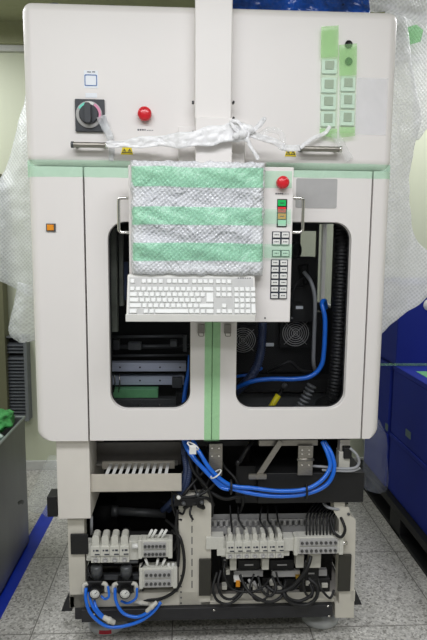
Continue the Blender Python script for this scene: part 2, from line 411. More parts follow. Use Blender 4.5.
# pale stop block behind the centre gap and inner body: side walls, back, shelf
SY0 = at_side(334, 240, .62).y; SZ1 = at_side(334, 222, .62).z; SZ0 = at_side(331, 308, .62).z; SY1 = .957
BX0 = at(300, 260, .96).x; BZ1 = at(308, 231, .96).z; BZ0 = at(308, 305, .96).z; BX1 = .612
build('inner_shell', MB().box(-.625, -.615, .06, .98, HB, HS-.01).box(.615, .625, .06, SY0, HB, HS-.01).box(.615, .625, SY0, .98, HB, SZ0).box(.615, .625, SY0, .98, SZ1, HS-.01).box(.615, .625, SY1, .98, SZ0, SZ1)
      .box(-.625, BX0, .96, .98, .16, HS-.01).box(BX1, .625, .96, .98, .16, HS-.01).box(BX0, BX1, .96, .98, .16, BZ0).box(BX0, BX1, .96, .98, BZ1, HS-.01)
      .box(-.61, .61, .05, .96, HB+.005, HB+.02).box(-.62, .62, .05, .95, HS-.02, HS-.005), BLACK, MC)
build('side_panel', MB().box(WL, WL+.02, .303, 1.0, HB, HS-.002), WHITE, MC)
sp = build('side_panel', MB().box(WR-.02, WR, .303, SY0, HB, HS-.002).box(WR-.02, WR, SY0, 1.0, HB, SZ0).box(WR-.02, WR, SY0, 1.0, SZ1, HS-.002).box(WR-.02, WR, SY1, 1.0, SZ0, SZ1), WHITE, MC)
FROST = film('frosted_window', (245, 250, 250), .16, .3, wrinkle=3, bump=.1)
build('side_window', MB().box(.627, .631, SY0-.01, SY1+.01, SZ0-.01, SZ1+.01), FROST, sp)
build('rear_window', MB().box(BX0-.01, BX1+.01, .981, .986, BZ0-.01, BZ1+.01), FROST, MC)
build('door_post', MB().box(XM-.05, XM+.05, .05, .09, HB+.02, HS-.03), BLACK, MC)
# top mast and bracket
X0, X1, Z0, Z1 = rc(195, 0, 232, 119, -.06)
build('mast', MB().box(X0, X1, -.06, .0, Z0, 2.75), WHITE, MC, bevel=.004)
X0, X1, Z0, Z1 = rc(178, 119, 246, 166, -.075)
mk = build('mast_bracket', MB().box(X0, X0+.07, -.045, 0, Z0-.03, Z1-.02).box(X1-.055, X1, -.045, 0, Z0-.03, Z1+.0).box(X0+.06, X1-.05, -.1, 0, Z0-.05, Z1), WHITE, MC, bevel=.004)
for px, py in ((193, 102), (193, 132), (233.5, 102), (233.5, 118), (182, 134)):
    p = at(px, py, -.05); build('screw', MB().cyl(p+Vector((0, -.004, 0)), p+Vector((0, .02, 0)), .004, n=12), BLACK, mk)

# main switch on the upper housing
X0, X1, Z0, Z1 = rc(75, 99, 104.5, 131.5, -.012)
sw = build('rotary_switch', MB().box(X0, X1, -.012, 0, Z0, Z1), SWGREY, MC, bevel=.002)
cx, cz = (X0+X1)/2-.002, (Z0+Z1)/2+.002; c = Vector((cx, -.012, cz))
build('dial', MB().lathe(c, (0, -1, 0), [(0, .046), (.004, .046), (.005, .044), (.005, .002)]), GREYPL, sw)
def arc(c, r0, r1, a0, a1, y, n=10):
    o = [(c.x+r1*math.cos(math.radians(a0+(a1-a0)*k/n)), c.z+r1*math.sin(math.radians(a0+(a1-a0)*k/n))) for k in range(n+1)]
    i = [(c.x+r0*math.cos(math.radians(a0+(a1-a0)*k/n)), c.z+r0*math.sin(math.radians(a0+(a1-a0)*k/n))) for k in range(n+1)]
    mb = MB(); vs = [(x, y, z) for x, z in o]+[(x, y, z) for x, z in i]+[(x, y+.0015, z) for x, z in o]+[(x, y+.0015, z) for x, z in i]; m_ = n+1; fs = []
    for k in range(n): fs += [(k, k+1, m_+k+1, m_+k), (2*m_+k, 2*m_+k+1, 3*m_+k+1, 3*m_+k), (k, k+1, 2*m_+k+1, 2*m_+k), (m_+k, m_+k+1, 3*m_+k+1, 3*m_+k)]
    return mb.add(vs, fs)
build('printed_mark', arc(c, .034, .043, -25, 60, -.0185), PINK, sw)
build('printed_mark', arc(c, .034, .043, 65, 100, -.0185), WHITEP, sw)
build('printed_mark', arc(c, .034, .043, 110, 150, -.0185), MINT, sw)
kn = MB().lathe(c+Vector((0, -.005, 0)), (0, -1, 0), [(0, .034), (.006, .034), (.010, .031), (.010, .002)])
kn.prism([(c.x+x, c.z+z) for x, z in rrect(-.011, .011, -.034, .034, .009, 5)], -.05, -.02)
build('knob', kn, SWGREY, sw, bevel=.0015)
def flat(name, px0, py0, px1, py1, m_, parent, Y=-.0012, th=.0012, label=None):
    return build(name, MB().pbox(px0, py0, px1, py1, Y, th), m_, parent, label=label)
lb = flat('switch_plate', 84, 70.5, 98, 88, LABELW, MC)
X0, X1, Z0, Z1 = rc(84.5, 74.5, 97, 86, -.002)
build('printed_frame', MB().ring_plate(rrect(X0, X1, Z0, Z1, .004, 3), rrect(X0+.003, X1-.003, Z0+.003, Z1-.003, .003, 3), -.002, -.001), BLUEINK, lb)
build('printed_line', MB().pbox(87, 71.5, 91, 72.3, -.002, .001).pbox(92, 71.5, 95, 72.3, -.002, .001), INK, lb)
flat('blank_label', 85.5, 93, 97, 97.6, LABELW, MC)
def estop(px, py, r, Y, parent, name='emergency_stop_button', wrap=False):
    p = at(px, py, Y)
    e = build(name, MB().lathe(p, (0, -1, 0), [(0, .019), (.008, .019), (.012, r), (.022, r*1.02), (.028, r*.92), (.032, r*.7), (.034, r*.35), (.0345, .002)]), RED, parent, label='red mushroom-shaped push button')
    build('button_collar', MB().lathe(p, (0, -1, 0), [(0, .021), (.006, .021), (.007, .0195)]), RED, e)
    a_ = MB()
    for k in range(3):
        t = math.radians(90+120*k); q = [p+Vector((math.cos(t+u)*r*.55, -.0345, math.sin(t+u)*r*.55)) for u in (-.3, -.1, .1, .3)]
        a_.tube(q, .0007, 6)
    build('arrow_ring', a_, LRED, e); return e
estop(145, 115, .0245, 0, MC)
def dashes(px, py, widths, Y, parent, m_=INK, h=1.1, name='printed_caption'):
    mb = MB(); x = px
    for wd in widths:
        mb.pbox(x, py, x+wd, py+h, Y-.0006, .0008); x += wd+.7
    return build(name, mb, m_, parent)
dashes(137.5, 129, (1.6, 1.6, 1.6, 1.2), 0, MC, h=1.6); dashes(147, 130, (1, 1, 1, 1), 0, MC, h=.7)
# bar handles
def bar(px0, px1, py, parent):
    a_, b_ = at(px0, py, -.035), at(px1, py, -.035); z = (a_.z+b_.z)/2; a_.z = b_.z = z
    h = build('bar_handle', MB().cyl(a_, b_, .0095, n=20), STEEL, parent, bevel=.001)
    for q in (a_, b_):
        s = 1 if q is a_ else -1
        x = q.x+s*.012
        build('handle_end', MB().cyl((q.x-s*.003, -.035, z), (q.x+s*.006, -.035, z), .0115, n=20).cyl((x, -.035, z), (x, .0, z), .007, n=14), DGREY if s == 1 else CHROME, h)
bar(72, 107, 145, MC); bar(299, 340.5, 149, MC)
# warning labels
def warn(px, py, wd):
    p = at(px, py, 0); h = .0125
    o = build('warning_label', MB().prism([(p.x-wd, p.z-h), (p.x+wd, p.z-h), (p.x+wd*.72, p.z+h), (p.x-wd*.72, p.z+h)], -.0015, 0), WARN, MC)
    mb = MB()
    for s in (-1, 1):
        for (r0) in (1,):
            cx = p.x+s*wd*.42; tri = [(cx-.009, p.z-.007), (cx+.009, p.z-.007), (cx, p.z+.008)]
            inn = [(cx-.0055, p.z-.005), (cx+.0055, p.z-.005), (cx, p.z+.004)]
            mb.ring_plate(tri, inn, -.0025, -.0012)
        mb.box(cx-.0008, cx+.0008, -.0025, -.0012, p.z-.004, p.z+.002)
    build('hazard_symbol', mb, INK, o)
warn(127, 151, .022); warn(290.5, 153, .021)
# amber indicator on the side cover
X0, X1, Z0, Z1 = rc(46, 223.5, 55.5, 231.5, -.006)
il = build('indicator_lamp', MB().box(X0, X1, -.006, 0, Z0, Z1), DGREY, MC, bevel=.001)
build('lens', MB().box(X0+.004, X1-.006, -.009, -.005, Z0+.004, Z1-.004), ORANGE, il, bevel=.001)
# grey name plate on right door
X0, X1, Z0, Z1 = rc(296, 178.5, 337, 208, -.002)
build('name_plate', MB().prism(rrect(X0, X1, Z0, Z1, .006, 4), -.002, 0), GREYPL, MC)
# button column on the upper housing
bc = [(321, 338, 66), (320.5, 337.5, 85), (320, 337, 102), (320, 336.5, 119)]
bc2 = [(340, 356.5, 83.5), (340, 356, 100.5), (339.5, 355.5, 118)]
for (p0, p1, cy_) in bc+bc2:
    X0, X1, Z0, Z1 = rc(p0+1, cy_-7.5, p1-1, cy_+7.5, -.009)
    sb = build('square_switch', MB().box(X0, X1, -.009, 0, Z0, Z1), LABELW, MC, bevel=.002)
    build('switch_face', MB().box(X0+.011, X1-.011, -.0125, -.008, Z0+.014, Z1-.008), GREYPL, sb, bevel=.001)
for py_ in (44.5, 61.5):
    p = at(348.5, py_, -.002)
    build('round_port', MB().lathe(p, (0, -1, 0), [(0, .0135), (.004, .0135), (.006, .011), (.004, .010), (.004, .001)]), BLACK if py_ < 50 else mat('dark_green_plug', (36, 84, 66), .4), MC)

# ---------------- inside, behind the windows
def ibox(name, px0, py0, px1, py1, Y, dep, m_, bevel=.002, parent=MC):
    return build(name, MB().pbox(px0, py0, px1, py1, Y, dep), m_, parent, bevel=bevel)
def fan(px, py, r, Y):
    p = at(px, py, Y)
    f = build('cooling_fan', MB().ring_plate(rrect(p.x-r*1.12, p.x+r*1.12, p.z-r*1.12, p.z+r*1.12, r*.12, 8), [(p.x+r*math.cos(math.radians(225+360*k/36)), p.z+r*math.sin(math.radians(225+360*k/36))) for k in range(36)], Y, Y+.03), BLACKM, MC)
    g = MB()
    for k in range(1, 7):
        rr = r*k/6.3; pts = [(p.x+rr*math.cos(2*math.pi*j/28), Y-.004, p.z+rr*math.sin(2*math.pi*j/28)) for j in range(28)]
        g.tube(pts, .0019, 6, closed=True)
    for k in range(4):
        t = math.radians(45+90*k); g.cyl((p.x, Y-.003, p.z), (p.x+math.cos(t)*r*1.2, Y-.003, p.z+math.sin(t)*r*1.2), .0016, n=6)
    build('wire_guard', g, GREYPL, f)
    build('fan_hub', MB().lathe(p+Vector((0, .022, 0)), (0, -1, 0), [(0, r*.38), (.012, r*.38), (.014, r*.3), (.014, .001)]), BLACK, f)
    for k in range(7):
        t = 2*math.pi*k/7; d1 = Vector((math.cos(t), 0, math.sin(t))); d2 = Vector((-math.sin(t), 0, math.cos(t)))
        q = p+Vector((0, .014, 0)); vs = [q+d1*r*.36+Vector((0, .006, 0)), q+d1*r*.92+Vector((0, .006, 0)), q+d1*r*.88+d2*r*.38+Vector((0, -.006, 0)), q+d1*r*.34+d2*r*.2+Vector((0, -.006, 0))]
        vs += [v_+Vector((0, .002, 0)) for v_ in vs]
        build('fan_blade', MB().add(vs, [(0, 1, 2, 3), (4, 5, 6, 7), (0, 1, 5, 4), (1, 2, 6, 5), (2, 3, 7, 6), (3, 0, 4, 7)]), BLACK, f)
ibox('drive_unit', 228, 312, 322, 372, .44, .2, BLACK)
fan(295.5, 333, .062, .40); fan(243, 340, .058, .40)
dv = ibox('camera_unit', 285, 257, 316, 322, .36, .14, BLACK)
build('bracket_ring', MB().tube([at(296+4.5*math.cos(t/3.2), 250+8*math.sin(t/3.2), .35) for t in range(20)], .006, 8, closed=True), BLACK, dv)
build('white_sticker', MB().pbox(296, 306, 303, 309, .358, .002), LABELW, dv)
build('connector_bundle', MB().cyl(at(303, 265, .33), at(306, 284, .34), .022, .016).box(*[at(296, 1, .35).x, at(312, 1, .35).x], .34, .37, at(1, 300, .35).z, at(1, 286, .35).z), BLACKM, dv)
ibox('white_sticker', 266, 343, 274, 346.5, .43, .004, LABELW)
# machine bed and brackets behind the right window
ibox('machine_bed', 237, 393, 336, 411, .33, .3, DGREY, .004)
ibox('cable_tray', 228, 380, 345, 392, .30, .12, BLACKM)
br_ = build('gas_spring', MB().cyl(at(283, 388, .18), at(262, 428, .16), .008), BLACK, MC)
build('yellow_sleeve', MB().cyl(at(278.5, 395, .175), at(268, 412, .165), .0125), YELLOW, br_, label='yellow tube sleeve')
build('end_fitting', MB().lathe(at(284, 387, .18), (.5, 0, .85), [(-.01, .006), (0, .012), (.012, .012), (.016, .007)]), DGREY, br_)
pr = MB()
for k in range(8):
    p = at(312-1.9*k, 385+3.7*k, .2); pr.lathe(p, (-.45, 0, -.89), [(0, .02), (.006, .023), (.009, .017), (.013, .017)], n=18)
build('folding_arm', pr, mat('arm_grey', (120, 122, 124), .5), MC)
UPG = mat('upright_grey', (118, 122, 112), .45, var=.25, vscale=14)
# left window contents
Yr = .30
for (a0, b0, a1, b1, Y, m_) in ((110, 363, 186, 371.5, .22, ALU), (110, 376, 184, 385, .25, ALU), (113, 389.5, 158, 398, .2, GREENB), (110, 399, 186, 411, .19, DGREY)):
    r_ = ibox('linear_rail' if m_ is ALU else ('circuit_board' if m_ is GREENB else 'carriage_plate'), a0, b0, a1, b1, Y, .05, m_)
    if m_ is not GREENB:
        for j in range(4):
            p = at(a0+10+j*20, (b0+b1)/2, Y); build('screw', MB().cyl(p+Vector((0, -.003, 0)), p+Vector((0, .01, 0)), .0035, n=10), BLACKM if m_ is ALU else CHROME, r_)
ibox('carriage_block', 176, 393, 188, 410, .17, .08, BLACK)
ibox('guide_block', 172, 378, 182, 388, .22, .04, DGREY)
for (a0, b0, a1, b1, Y, m_) in ((111, 228, 117, 332, .16, UPG), (119, 232, 123, 306, .2, UPG), (124, 262, 128, 300, .22, NAVY)):
    ibox('upright_rail', a0, b0, a1, b1, Y, .04, m_)
for (a0, y_, a1, r_, Y) in ((112, 337, 186, .006, .3), (114, 347, 190, .009, .34), (112, 356, 188, .005, .28)):
    build('guide_rod', MB().cyl(at(a0, y_, Y), at(a1, y_-1, Y), r_, n=14), DGREY, MC)
for (a0, b0, a1, b1) in ((128, 343, 141, 350), (170, 341, 177, 347), (113, 340, 119, 350), (183, 336, 187, 352)):
    ibox('slide_block', a0, b0, a1, b1, .27, .04, DGREY)
for px in (114, 119):
    build('probe_wire', MB().tube(smooth_path([at(px, 375, .2), at(px+1, 382, .19), at(px-.5, 392, .2)]), .003, 8), CHROME, MC)

# ---------------- lower bay structure
LY = .06
fr = lambda name, px0, py0, px1, py1, dep=.05, Y=LY, m_=FRAMEW, bevel=.003: ibox(name, px0, py0, px1, py1, Y, dep, m_, bevel)
def zz(py, Y=LY, px=200): return at(px, py, Y).z
zb0 = zz(607, LY, 200); zb1 = zz(592, LY, 130)
ztop = HB
# left leg, tall cover box, columns and bottom rail
X0, X1, Z0, Z1 = rc(57, 440, 90, 519, LY-.03)
build('cover_box', MB().box(X0, X1, LY-.03, LY+.35, Z0, HB+.01), FRAMEW, MC, bevel=.003)
X0, X1, Z0, Z1 = rc(68.5, 519, 85, 606, LY)
zbase = at(150, 606, LY).z
build('frame_column', MB().box(X0, X1, LY, LY+.06, zbase, Z1), FRAMESHADE, MC, bevel=.002)
xleft = X0
X0, X1, Z0, Z1 = rc(178.5, 496, 211, 606, LY)
cc = build('frame_column', MB().box(X0, X1, LY, LY+.06, zbase, Z1), FRAMESHADE, MC, bevel=.002)
slots = MB()
for k in range(7): slots.pbox(191.5, 515+11*k, 192.5, 522+11*k, LY-.001, .002)
for k in range(6): slots.pbox(180.3, 575+5.5*k, 181.8, 576.5+5.5*k, LY-.001, .002)
build('slot', slots, DGREY, cc)
# right column with a stepped profile
px_poly = [(334, 474), (345, 474), (345, 507), (349, 507), (351, 516), (356, 520), (354, 618), (335, 618), (335, 604), (339, 604), (339, 520), (334, 512)]
pts = [(at(x, y, LY).x, at(x, y, LY).z) for x, y in px_poly][::-1]
rcn = build('frame_column', MB().prism(pts, LY, LY+.06), FRAMESHADE, MC, bevel=.002)
p = at(348.5, 514, LY-.002); build('screw', MB().lathe(p, (0, -1, 0), [(0, .006), (.003, .006), (.004, .004), (.004, .001)]), DGREY, rcn)
xright = at(355, 600, LY).x
z606 = zbase
build('bottom_rail', MB().box(xleft, at(200, 604, LY).x, LY, LY+.05, z606, at(130, 593, LY).z).box(at(200, 604, LY).x, at(334, 604, LY).x, LY, LY+.05, z606, at(270, 600, LY).z).box(xleft, xleft+.02, LY, .9, z606, z606+.05).box(xright-.02, xright, LY, .9, z606, z606+.05), FRAMESHADE, MC, bevel=.002)
build('drip_pan', MB().box(xleft+.03, xright-.03, LY+.05, .6, z606, z606+.008).box(xleft+.03, xright-.03, LY+.12, LY+.13, z606, at(130, 592, LY+.12).z), mat('pan_grey', (128, 124, 118), .5), MC)
zf0 = at(200, 620, .04).z
bb = build('base_frame', MB().box(xleft+.05, at(333, 610, .04).x, .04, .08, zf0, z606).box(xleft+.02, xleft+.06, .06, .95, zf0, z606).box(xright-.06, xright-.02, .08, .95, zf0, z606).box(xleft+.02, xright-.02, .92, .95, zf0, z606), BASEB, MC, bevel=.003)
for px, py in ((214, 610), (328, 606), (329, 616), (94, 614)):
    p = at(px, py, .038); build('screw', MB().lathe(p, (0, -1, 0), [(0, .005), (.002, .005), (.003, .003), (.003, .001)]), CHROME, bb)
# rear columns and walls of the bay
build('bay_lining', MB().box(xleft, xright, .62, .64, z606, HB).box(xleft, xleft+.01, .12, .62, z606, HB).box(xright-.012, xright-.002, .3, .62, z606, HB), BLACKM, MC)
for px in (60, 359):
    s = -1 if px < 200 else 1
    p = at(px, 605, .14); x_ = (xleft if s < 0 else xright)
    build('outrigger', MB().add([(x_, .1, zf0+.01), (x_+s*.045, .1, zf0+.01), (x_, .1, zf0+.11), (x_, .16, zf0+.01), (x_+s*.045, .16, zf0+.01), (x_, .16, zf0+.11)], [(0, 1, 2), (3, 4, 5), (0, 1, 4, 3), (1, 2, 5, 4), (2, 0, 3, 5)]), BASEB, MC, bevel=.002)
# levelling feet
for px, lab in ((110, 1), (316, 0)):
    FYY = at_floor(px, 636 if lab else 630).y+.085; x_ = at(px+(3 if not lab else -2), 628, FYY).x
    ft = build('levelling_foot', MB().lathe((x_, FYY, 0.0), (0, 0, 1), [(0, .084), (.008, .086), (.026, .082), (.036, .06), (.04, .02), (zf0, .02)], n=36), mat('foot_grey', (188, 190, 190), .45), MC)
    if lab:
        q = MB(); n = 8
        vs = []
        for k in range(n+1):
            t = math.radians(-108+36*k/n)
            for z_, rr in ((.009, .0868), (.024, .084)): vs.append((x_+rr*math.cos(t), FYY+rr*math.sin(t), z_))
        vs += [(x_+(v_[0]-x_)*.97, FYY+(v_[1]-FYY)*.97, v_[2]) for v_ in vs]; m_ = len(vs)//2
        fs = [(2*k, 2*k+2, 2*k+3, 2*k+1) for k in range(n)]+[(m_+2*k, m_+2*k+2, m_+2*k+3, m_+2*k+1) for k in range(n)]+[(2*k, 2*k+2, m_+2*k+2, m_+2*k) for k in range(n)]+[(2*k+1, 2*k+3, m_+2*k+3, m_+2*k+1) for k in range(n)]
        build('red_label', q.add(vs, fs), FTRED, ft)
for px in (110, 316):
    x_ = at(px, 628, .09).x
    build('levelling_foot', MB().lathe((x_, .85, 0.0), (0, 0, 1), [(0, .06), (.015, .06), (.025, .03), (zf0, .02)], n=24), BASEB, MC)
# black blanking plates
ibox('cover_plate', 70.5, 534.5, 88, 554.5, LY-.012, .01, BLACK); ibox('cover_plate', 199, 559.5, 211, 596, LY-.012, .01, PLATE); ibox('cover_plate', 338.5, 555, 351, 591.5, LY-.012, .01, PLATE)
ibox('side_bracket', 47, 497, 57, 517, LY+.05, .08, BLACK)
# upper part of the bay: smoky plate, wire duct, black tray, brackets
ibox('rear_plate', 92, 442, 181, 465, .2, .01, SMOKE)
ibox('plate_edge', 96, 463.5, 178, 466, .17, .03, mat('pale_edge', (150, 148, 142), .5))
def duct(px0, py0, px1, py1, ptop, Y, dep, n, name, m1, parent=MC):
    X0, X1, Z0, Z1 = rc(px0, py0, px1, py1, Y); ZT = at((px0+px1)/2, ptop, Y+dep).z
    mb = MB().box(X0, X1, Y, Y+.004, Z0, Z1).box(X0, X1, Y, Y+dep, Z0, Z0+.004)
    d = build(name, mb, m1, parent, bevel=.001)
    return d, X0, X1, Z0, Z1
d, X0, X1, Z0, Z1 = duct(91, 474, 181.5, 492, 466, LY-.01, .12, 10, 'wire_duct', BEIGE)
for k in range(10):
    x_ = X0+.055+(X1-X0-.11)*k/9.5
    build('duct_finger', MB().add([(x_, LY-.008, Z1-.003), (x_+.013, LY-.008, Z1-.003), (x_+.018, LY+.09, Z1), (x_+.005, LY+.09, Z1), (x_, LY-.008, Z1), (x_+.013, LY-.008, Z1), (x_+.018, LY+.09, Z1+.004), (x_+.005, LY+.09, Z1+.004)], [(0, 1, 2, 3), (4, 5, 6, 7), (0, 1, 5, 4), (2, 3, 7, 6), (1, 2, 6, 5), (0, 3, 7, 4)]), WHITEP, d)
build('duct_rail', MB().box(X0+.03, X1-.03, LY+.09, LY+.1, Z1-.02, Z1+.012), BEIGE, d)
# black tray on the right with bracket set
X0, X1, Z0, Z1 = rc(258, 473, 364, 503, LY-.02)
build('black_tray', MB().box(X0, X1, LY-.02, LY+.3, Z0, Z1), BLACK, MC, bevel=.003)
build('tray_rail', MB().pbox(188, 441, 250, 446, .12, .05).pbox(236, 466, 262, 503, .13, .03), BLACK, MC)
ibox('support_rail', 259, 440, 318, 446, .045, .03, STEEL)
h_ = ibox('hinge_plate', 298, 446, 313, 475.5, .03, .008, STEEL)
build('hinge_knuckle', MB().cyl(at(297, 459.5, .028), at(314, 459.5, .028), .005), STEEL, h_)
for px, py in ((302, 450), (309, 450), (302, 454), (309, 454), (302, 465), (309, 465)):
    p = at(px, py, .03); build('screw', MB().cyl(p+Vector((0, -.003, 0)), p+Vector((0, .004, 0)), .0035, n=10), CHROME, h_)
h_ = ibox('hinge_plate', 209, 444, 222.5, 476, .045, .008, STEEL)
for px, py in ((212, 448), (219, 448), (212, 456), (219, 456)):
    p = at(px, py, .045); build('screw', MB().cyl(p+Vector((0, -.003, 0)), p+Vector((0, .004, 0)), .0035, n=10), CHROME, h_)
p0, p1 = at(281, 441, .03), at(258, 476, .03); dr_ = (p1-p0).normalized(); nn = Vector((dr_.z, 0, -dr_.x))*.011
sa = build('stay_arm', MB().prism([(q.x, q.z) for q in (p0-nn, p0+nn, p1+nn, p1-nn)], .025, .033), STEEL, MC, bevel=.001)
X0, X1, Z0, Z1 = rc(248.5, 474, 266.5, 479, .022)
build('stay_foot', MB().prism(rrect(X0, X1, Z0, Z1, .004, 3), .018, .03).cyl(((X0+X1)/2, .012, (Z0+Z1)/2), ((X0+X1)/2, .03, (Z0+Z1)/2), .007), STEEL, sa)
build('gas_spring', MB().cyl(at(252, 441, .09), at(239, 462, .07), .009).lathe(at(237.5, 463.5, .07), (.5, 0, .8), [(-.01, .006), (0, .01), (.01, .01), (.014, .006)]), BLACK, MC)
# white connector box at the right top of the bay
wc = ibox('junction_block', 339, 452, 350, 470, LY-.02, .05, IVORY)
build('black_connector', MB().pbox(344, 448, 352, 459, LY-.03, .04), BLACK, wc, bevel=.003)
ibox('frame_column', 340, 440, 350, 452, LY, .04, FRAMEW)
# dark machinery glimpsed in the bay
build('actuator_cylinder', MB().cyl(at(118, 511, .25), at(166, 514, .25), .018).cyl(at(112, 511, .25), at(118, 511, .25), .024), DGREY, MC)
build('motor', MB().cyl(at(104, 500, .4), at(104, 526, .4), .06, n=28).cyl(at(127, 529, .3), at(127, 535, .18), .018), BLACKM, MC)
build('upright_rod', MB().cyl(at(91.5, 516, .1), at(91.5, 534, .1), .006), GREYC, MC)
ibox('mounting_plate', 90, 533, 176, 566, .16, .02, BLACKM); ibox('mounting_plate', 212, 533, 332, 604, .2, .02, BLACKM)
ibox('clip_rail', 174, 499, 204, 506, LY-.03, .03, BLACKM)
for (px, py) in ((178, 497), (183, 503), (201, 502), (197, 494)):
    build('cable_clip', MB().lathe(at(px, py, LY-.04), (.3, -1, .2), [(0, .004), (.004, .008), (.014, .008), (.018, .004)], n=12), WHITEP if px < 180 else DGREY, MC)

# ---------------- valve manifolds
def manifold(px0, pitch, n, ptop, pbot, Y, parent=MC, TW=.74, TH=.64):
    X0, X1, Z0, Z1 = rc(px0-5, ptop+5, px0+pitch*n+6, pbot, Y+.01)
    mfd = build('valve_manifold', MB().box(X0, X1, Y+.01, Y+.06, Z0+.006, Z1-.012), VALVE, parent, bevel=.003)
    first = None
    wpx = pitch
    for k in range(n):
        xc = at(px0+pitch*(k+.5), (ptop+pbot)/2, Y).x
        if first is None:
            w_ = (at(px0+pitch, 550, Y).x-at(px0, 550, Y).x)*.495; zt = at(px0, ptop, Y).z; zb = at(px0, pbot, Y).z; h = zt-zb
            mb = MB().prism([(xc+x, z) for x, z in rrect(-w_*TW, w_*TW, zb+h*.6, zt, (.002, .002, w_*TW*.8, w_*TW*.8), 4)], Y-.004, Y+.05)
            mb.box(xc-w_, xc+w_, Y-.014, Y+.05, zb+h*.28, zb+h*TH).box(xc-w_, xc+w_, Y-.008, Y+.05, zb, zb+h*.25)
            first = build('valve', mb, VALVE, mfd, bevel=.0025)
            build('manual_button', MB().cyl((xc-w_*.3, Y-.0165, zb+h*.5), (xc-w_*.3, Y-.01, zb+h*.5), .0032, n=12).box(xc-w_*.1, xc+w_*.9, Y-.0155, Y-.01, zb+h*.33, zb+h*.37).box(xc+w_*.1, xc+w_*.7, Y-.0155, Y-.01, zb+h*.47, zb+h*.53), INK, first)
            build('port', MB().lathe((xc, Y-.008, zb+h*.12), (0, -1, 0), [(0, w_*.55), (.004, w_*.55), (.004, w_*.35), (.001, w_*.3), (.001, .001)], n=14), GREYPL, first)
            xf = xc
        else: dup(first, (xc-xf, 0, 0))
    return mfd
m1 = manifold(91, 9.6, 4, 535.5, 562, LY-.01)
for q in ((86.5, 544, 91, 559), (129, 541, 138.5, 560)): build('end_block', MB().pbox(*q, LY-.003, .05), VALVE, m1, bevel=.002)
build('white_fitting', MB().cyl(at(132, 546, LY-.01), at(140, 546, LY-.01), .01), WHITEP, m1)
m2 = manifold(226, 8.25, 7, 533.5, 558, LY-.01, TW=.55, TH=.72)
for q in ((206, 537.5, 224, 549.5), (217, 549, 226, 556), (283, 538, 294, 551)): build('end_block', MB().pbox(*q, LY-.01, .05), VALVE, m2, bevel=.002)
# connector blocks
def conn_block(px0, py0, px1, py1, cols, Y=LY-.02, parent=MC):
    X0, X1, Z0, Z1 = rc(px0, py0, px1, py1, Y)
    b_ = build('connector_block', MB().box(X0, X1, Y, Y+.05, Z0, Z1).box(X0-.006, X0+.01, Y-.004, Y+.04, Z0-.004, Z1+.004).box(X1-.012, X1+.006, Y-.004, Y+.04, Z0-.004, Z1+.004), VALVE, parent, bevel=.003)
    x0, x1 = X0+.016, X1-.02; first = None
    cov = MB().box(x0, x1, Y-.006, Y, Z0+(Z1-Z0)*.53, Z1-.006).box(x0, x1, Y-.006, Y, Z0+.004, Z0+(Z1-Z0)*.44)
    build('port_strip', cov, GREYPL, b_, bevel=.001)
    for r_ in range(2):
        for k in range(cols):
            q = Vector((x0+(x1-x0)*(k+.5)/cols, Y-.006, Z0+(Z1-Z0)*(.25+.46*r_)))
            if first is None:
                first = build('port', MB().lathe(q, (0, -1, 0), [(0, .0062), (.005, .0062), (.005, .004), (.001, .0035), (.001, .001)], n=12), mat('port_grey', (84, 84, 82), .5), b_); q0 = q
            else: dup(first, q-q0)
    return b_
conn_block(139.5, 540.5, 171, 557.5, 6); conn_block(140.5, 568.5, 176, 587.5, 6)
b3 = conn_block(295.5, 537, 342, 554, 8)
build('brass_fitting', MB().cyl(at(341, 543, LY-.015), at(347, 543, LY-.015), .008), CHROME, b3)
# white tube stubs above the small blocks
for (x_, y_, dx) in ((147, 539, 5), (151, 539, 5), (157, 539, 5.5), (161, 539, 5.5), (149, 568, -3.5), (156, 568, 2), (161, 568, 4), (169, 568, -.5), (173, 568, 0)):
    build('tube_stub', MB().cyl(at(x_, y_, LY), at(x_+dx, y_-(9 if abs(dx) > 1 else 4), LY-.01), .0055, n=10), WHITEP, MC)
# cable duct of the right half: slotted
Yd = .13
X0, X1, Z0, Z1 = rc(208, 519, 346, 534, Yd)
dd = build('wire_duct', MB().box(X0, X1, Yd, Yd+.05, Z0, Z0+.004).box(X0, X1, Yd, Yd+.003, Z0, Z0+(Z1-Z0)*.55).box(X0, X1, Yd+.047, Yd+.05, Z0, Z1), GREYPL, MC)
tt = None; n = 24
for k in range(n):
    x_ = X0+(X1-X0)*k/n
    q = build('duct_finger', MB().box(x_, x_+(X1-X0)/n*.5, Yd, Yd+.003, Z0+(Z1-Z0)*.5, Z1), GREYPL, dd) if tt is None else dup(tt, (x_-x00, 0, 0))
    if tt is None: tt = q; x00 = x_
build('duct_lip', MB().box(X0, X1, Yd-.002, Yd+.004, Z1-.004, Z1), GREYPL, dd)
# sensor amplifiers below the valves
for (a0, b0, a1, b1, m_) in ((230, 559, 236.5, 570.5, IVORY), (262, 559, 269, 570, IVORY), (296, 555, 304, 568, IVORY), (309, 554, 321, 568, IVORY)):
    ibox('plug_housing', a0, b0, a1, b1, .08, .04, m_, .002)
for (a0, b0, a1, b1) in ((234, 571, 263, 577), (272, 571, 300, 577), (318, 570, 327, 576)):
    ibox('din_rail', a0, b0, a1, b1, .12, .02, GREYPL, .001)
for (a0, b0, a1, b1) in ((238, 560, 260, 570), (270, 560, 294, 570), (304, 568, 319, 579), (222, 552, 228, 568), (300, 579, 330, 592)):
    u = ibox('amplifier_module', a0, b0, a1, b1, .11, .06, BLACK, .003)
    build('module_label', MB().pbox(a0+(a1-a0)*.3, (b0+b1)/2-.7, a0+(a1-a0)*.7, (b0+b1)/2+.7, .109, .002), GREYPL, u)
flat('orange_tag', 236, 581, 240, 587, mat('orange_tag', (232, 150, 30), .5), MC, Y=.075, th=.004)
ibox('relay', 234, 579, 243, 582, .08, .03, WHITEP, .001)
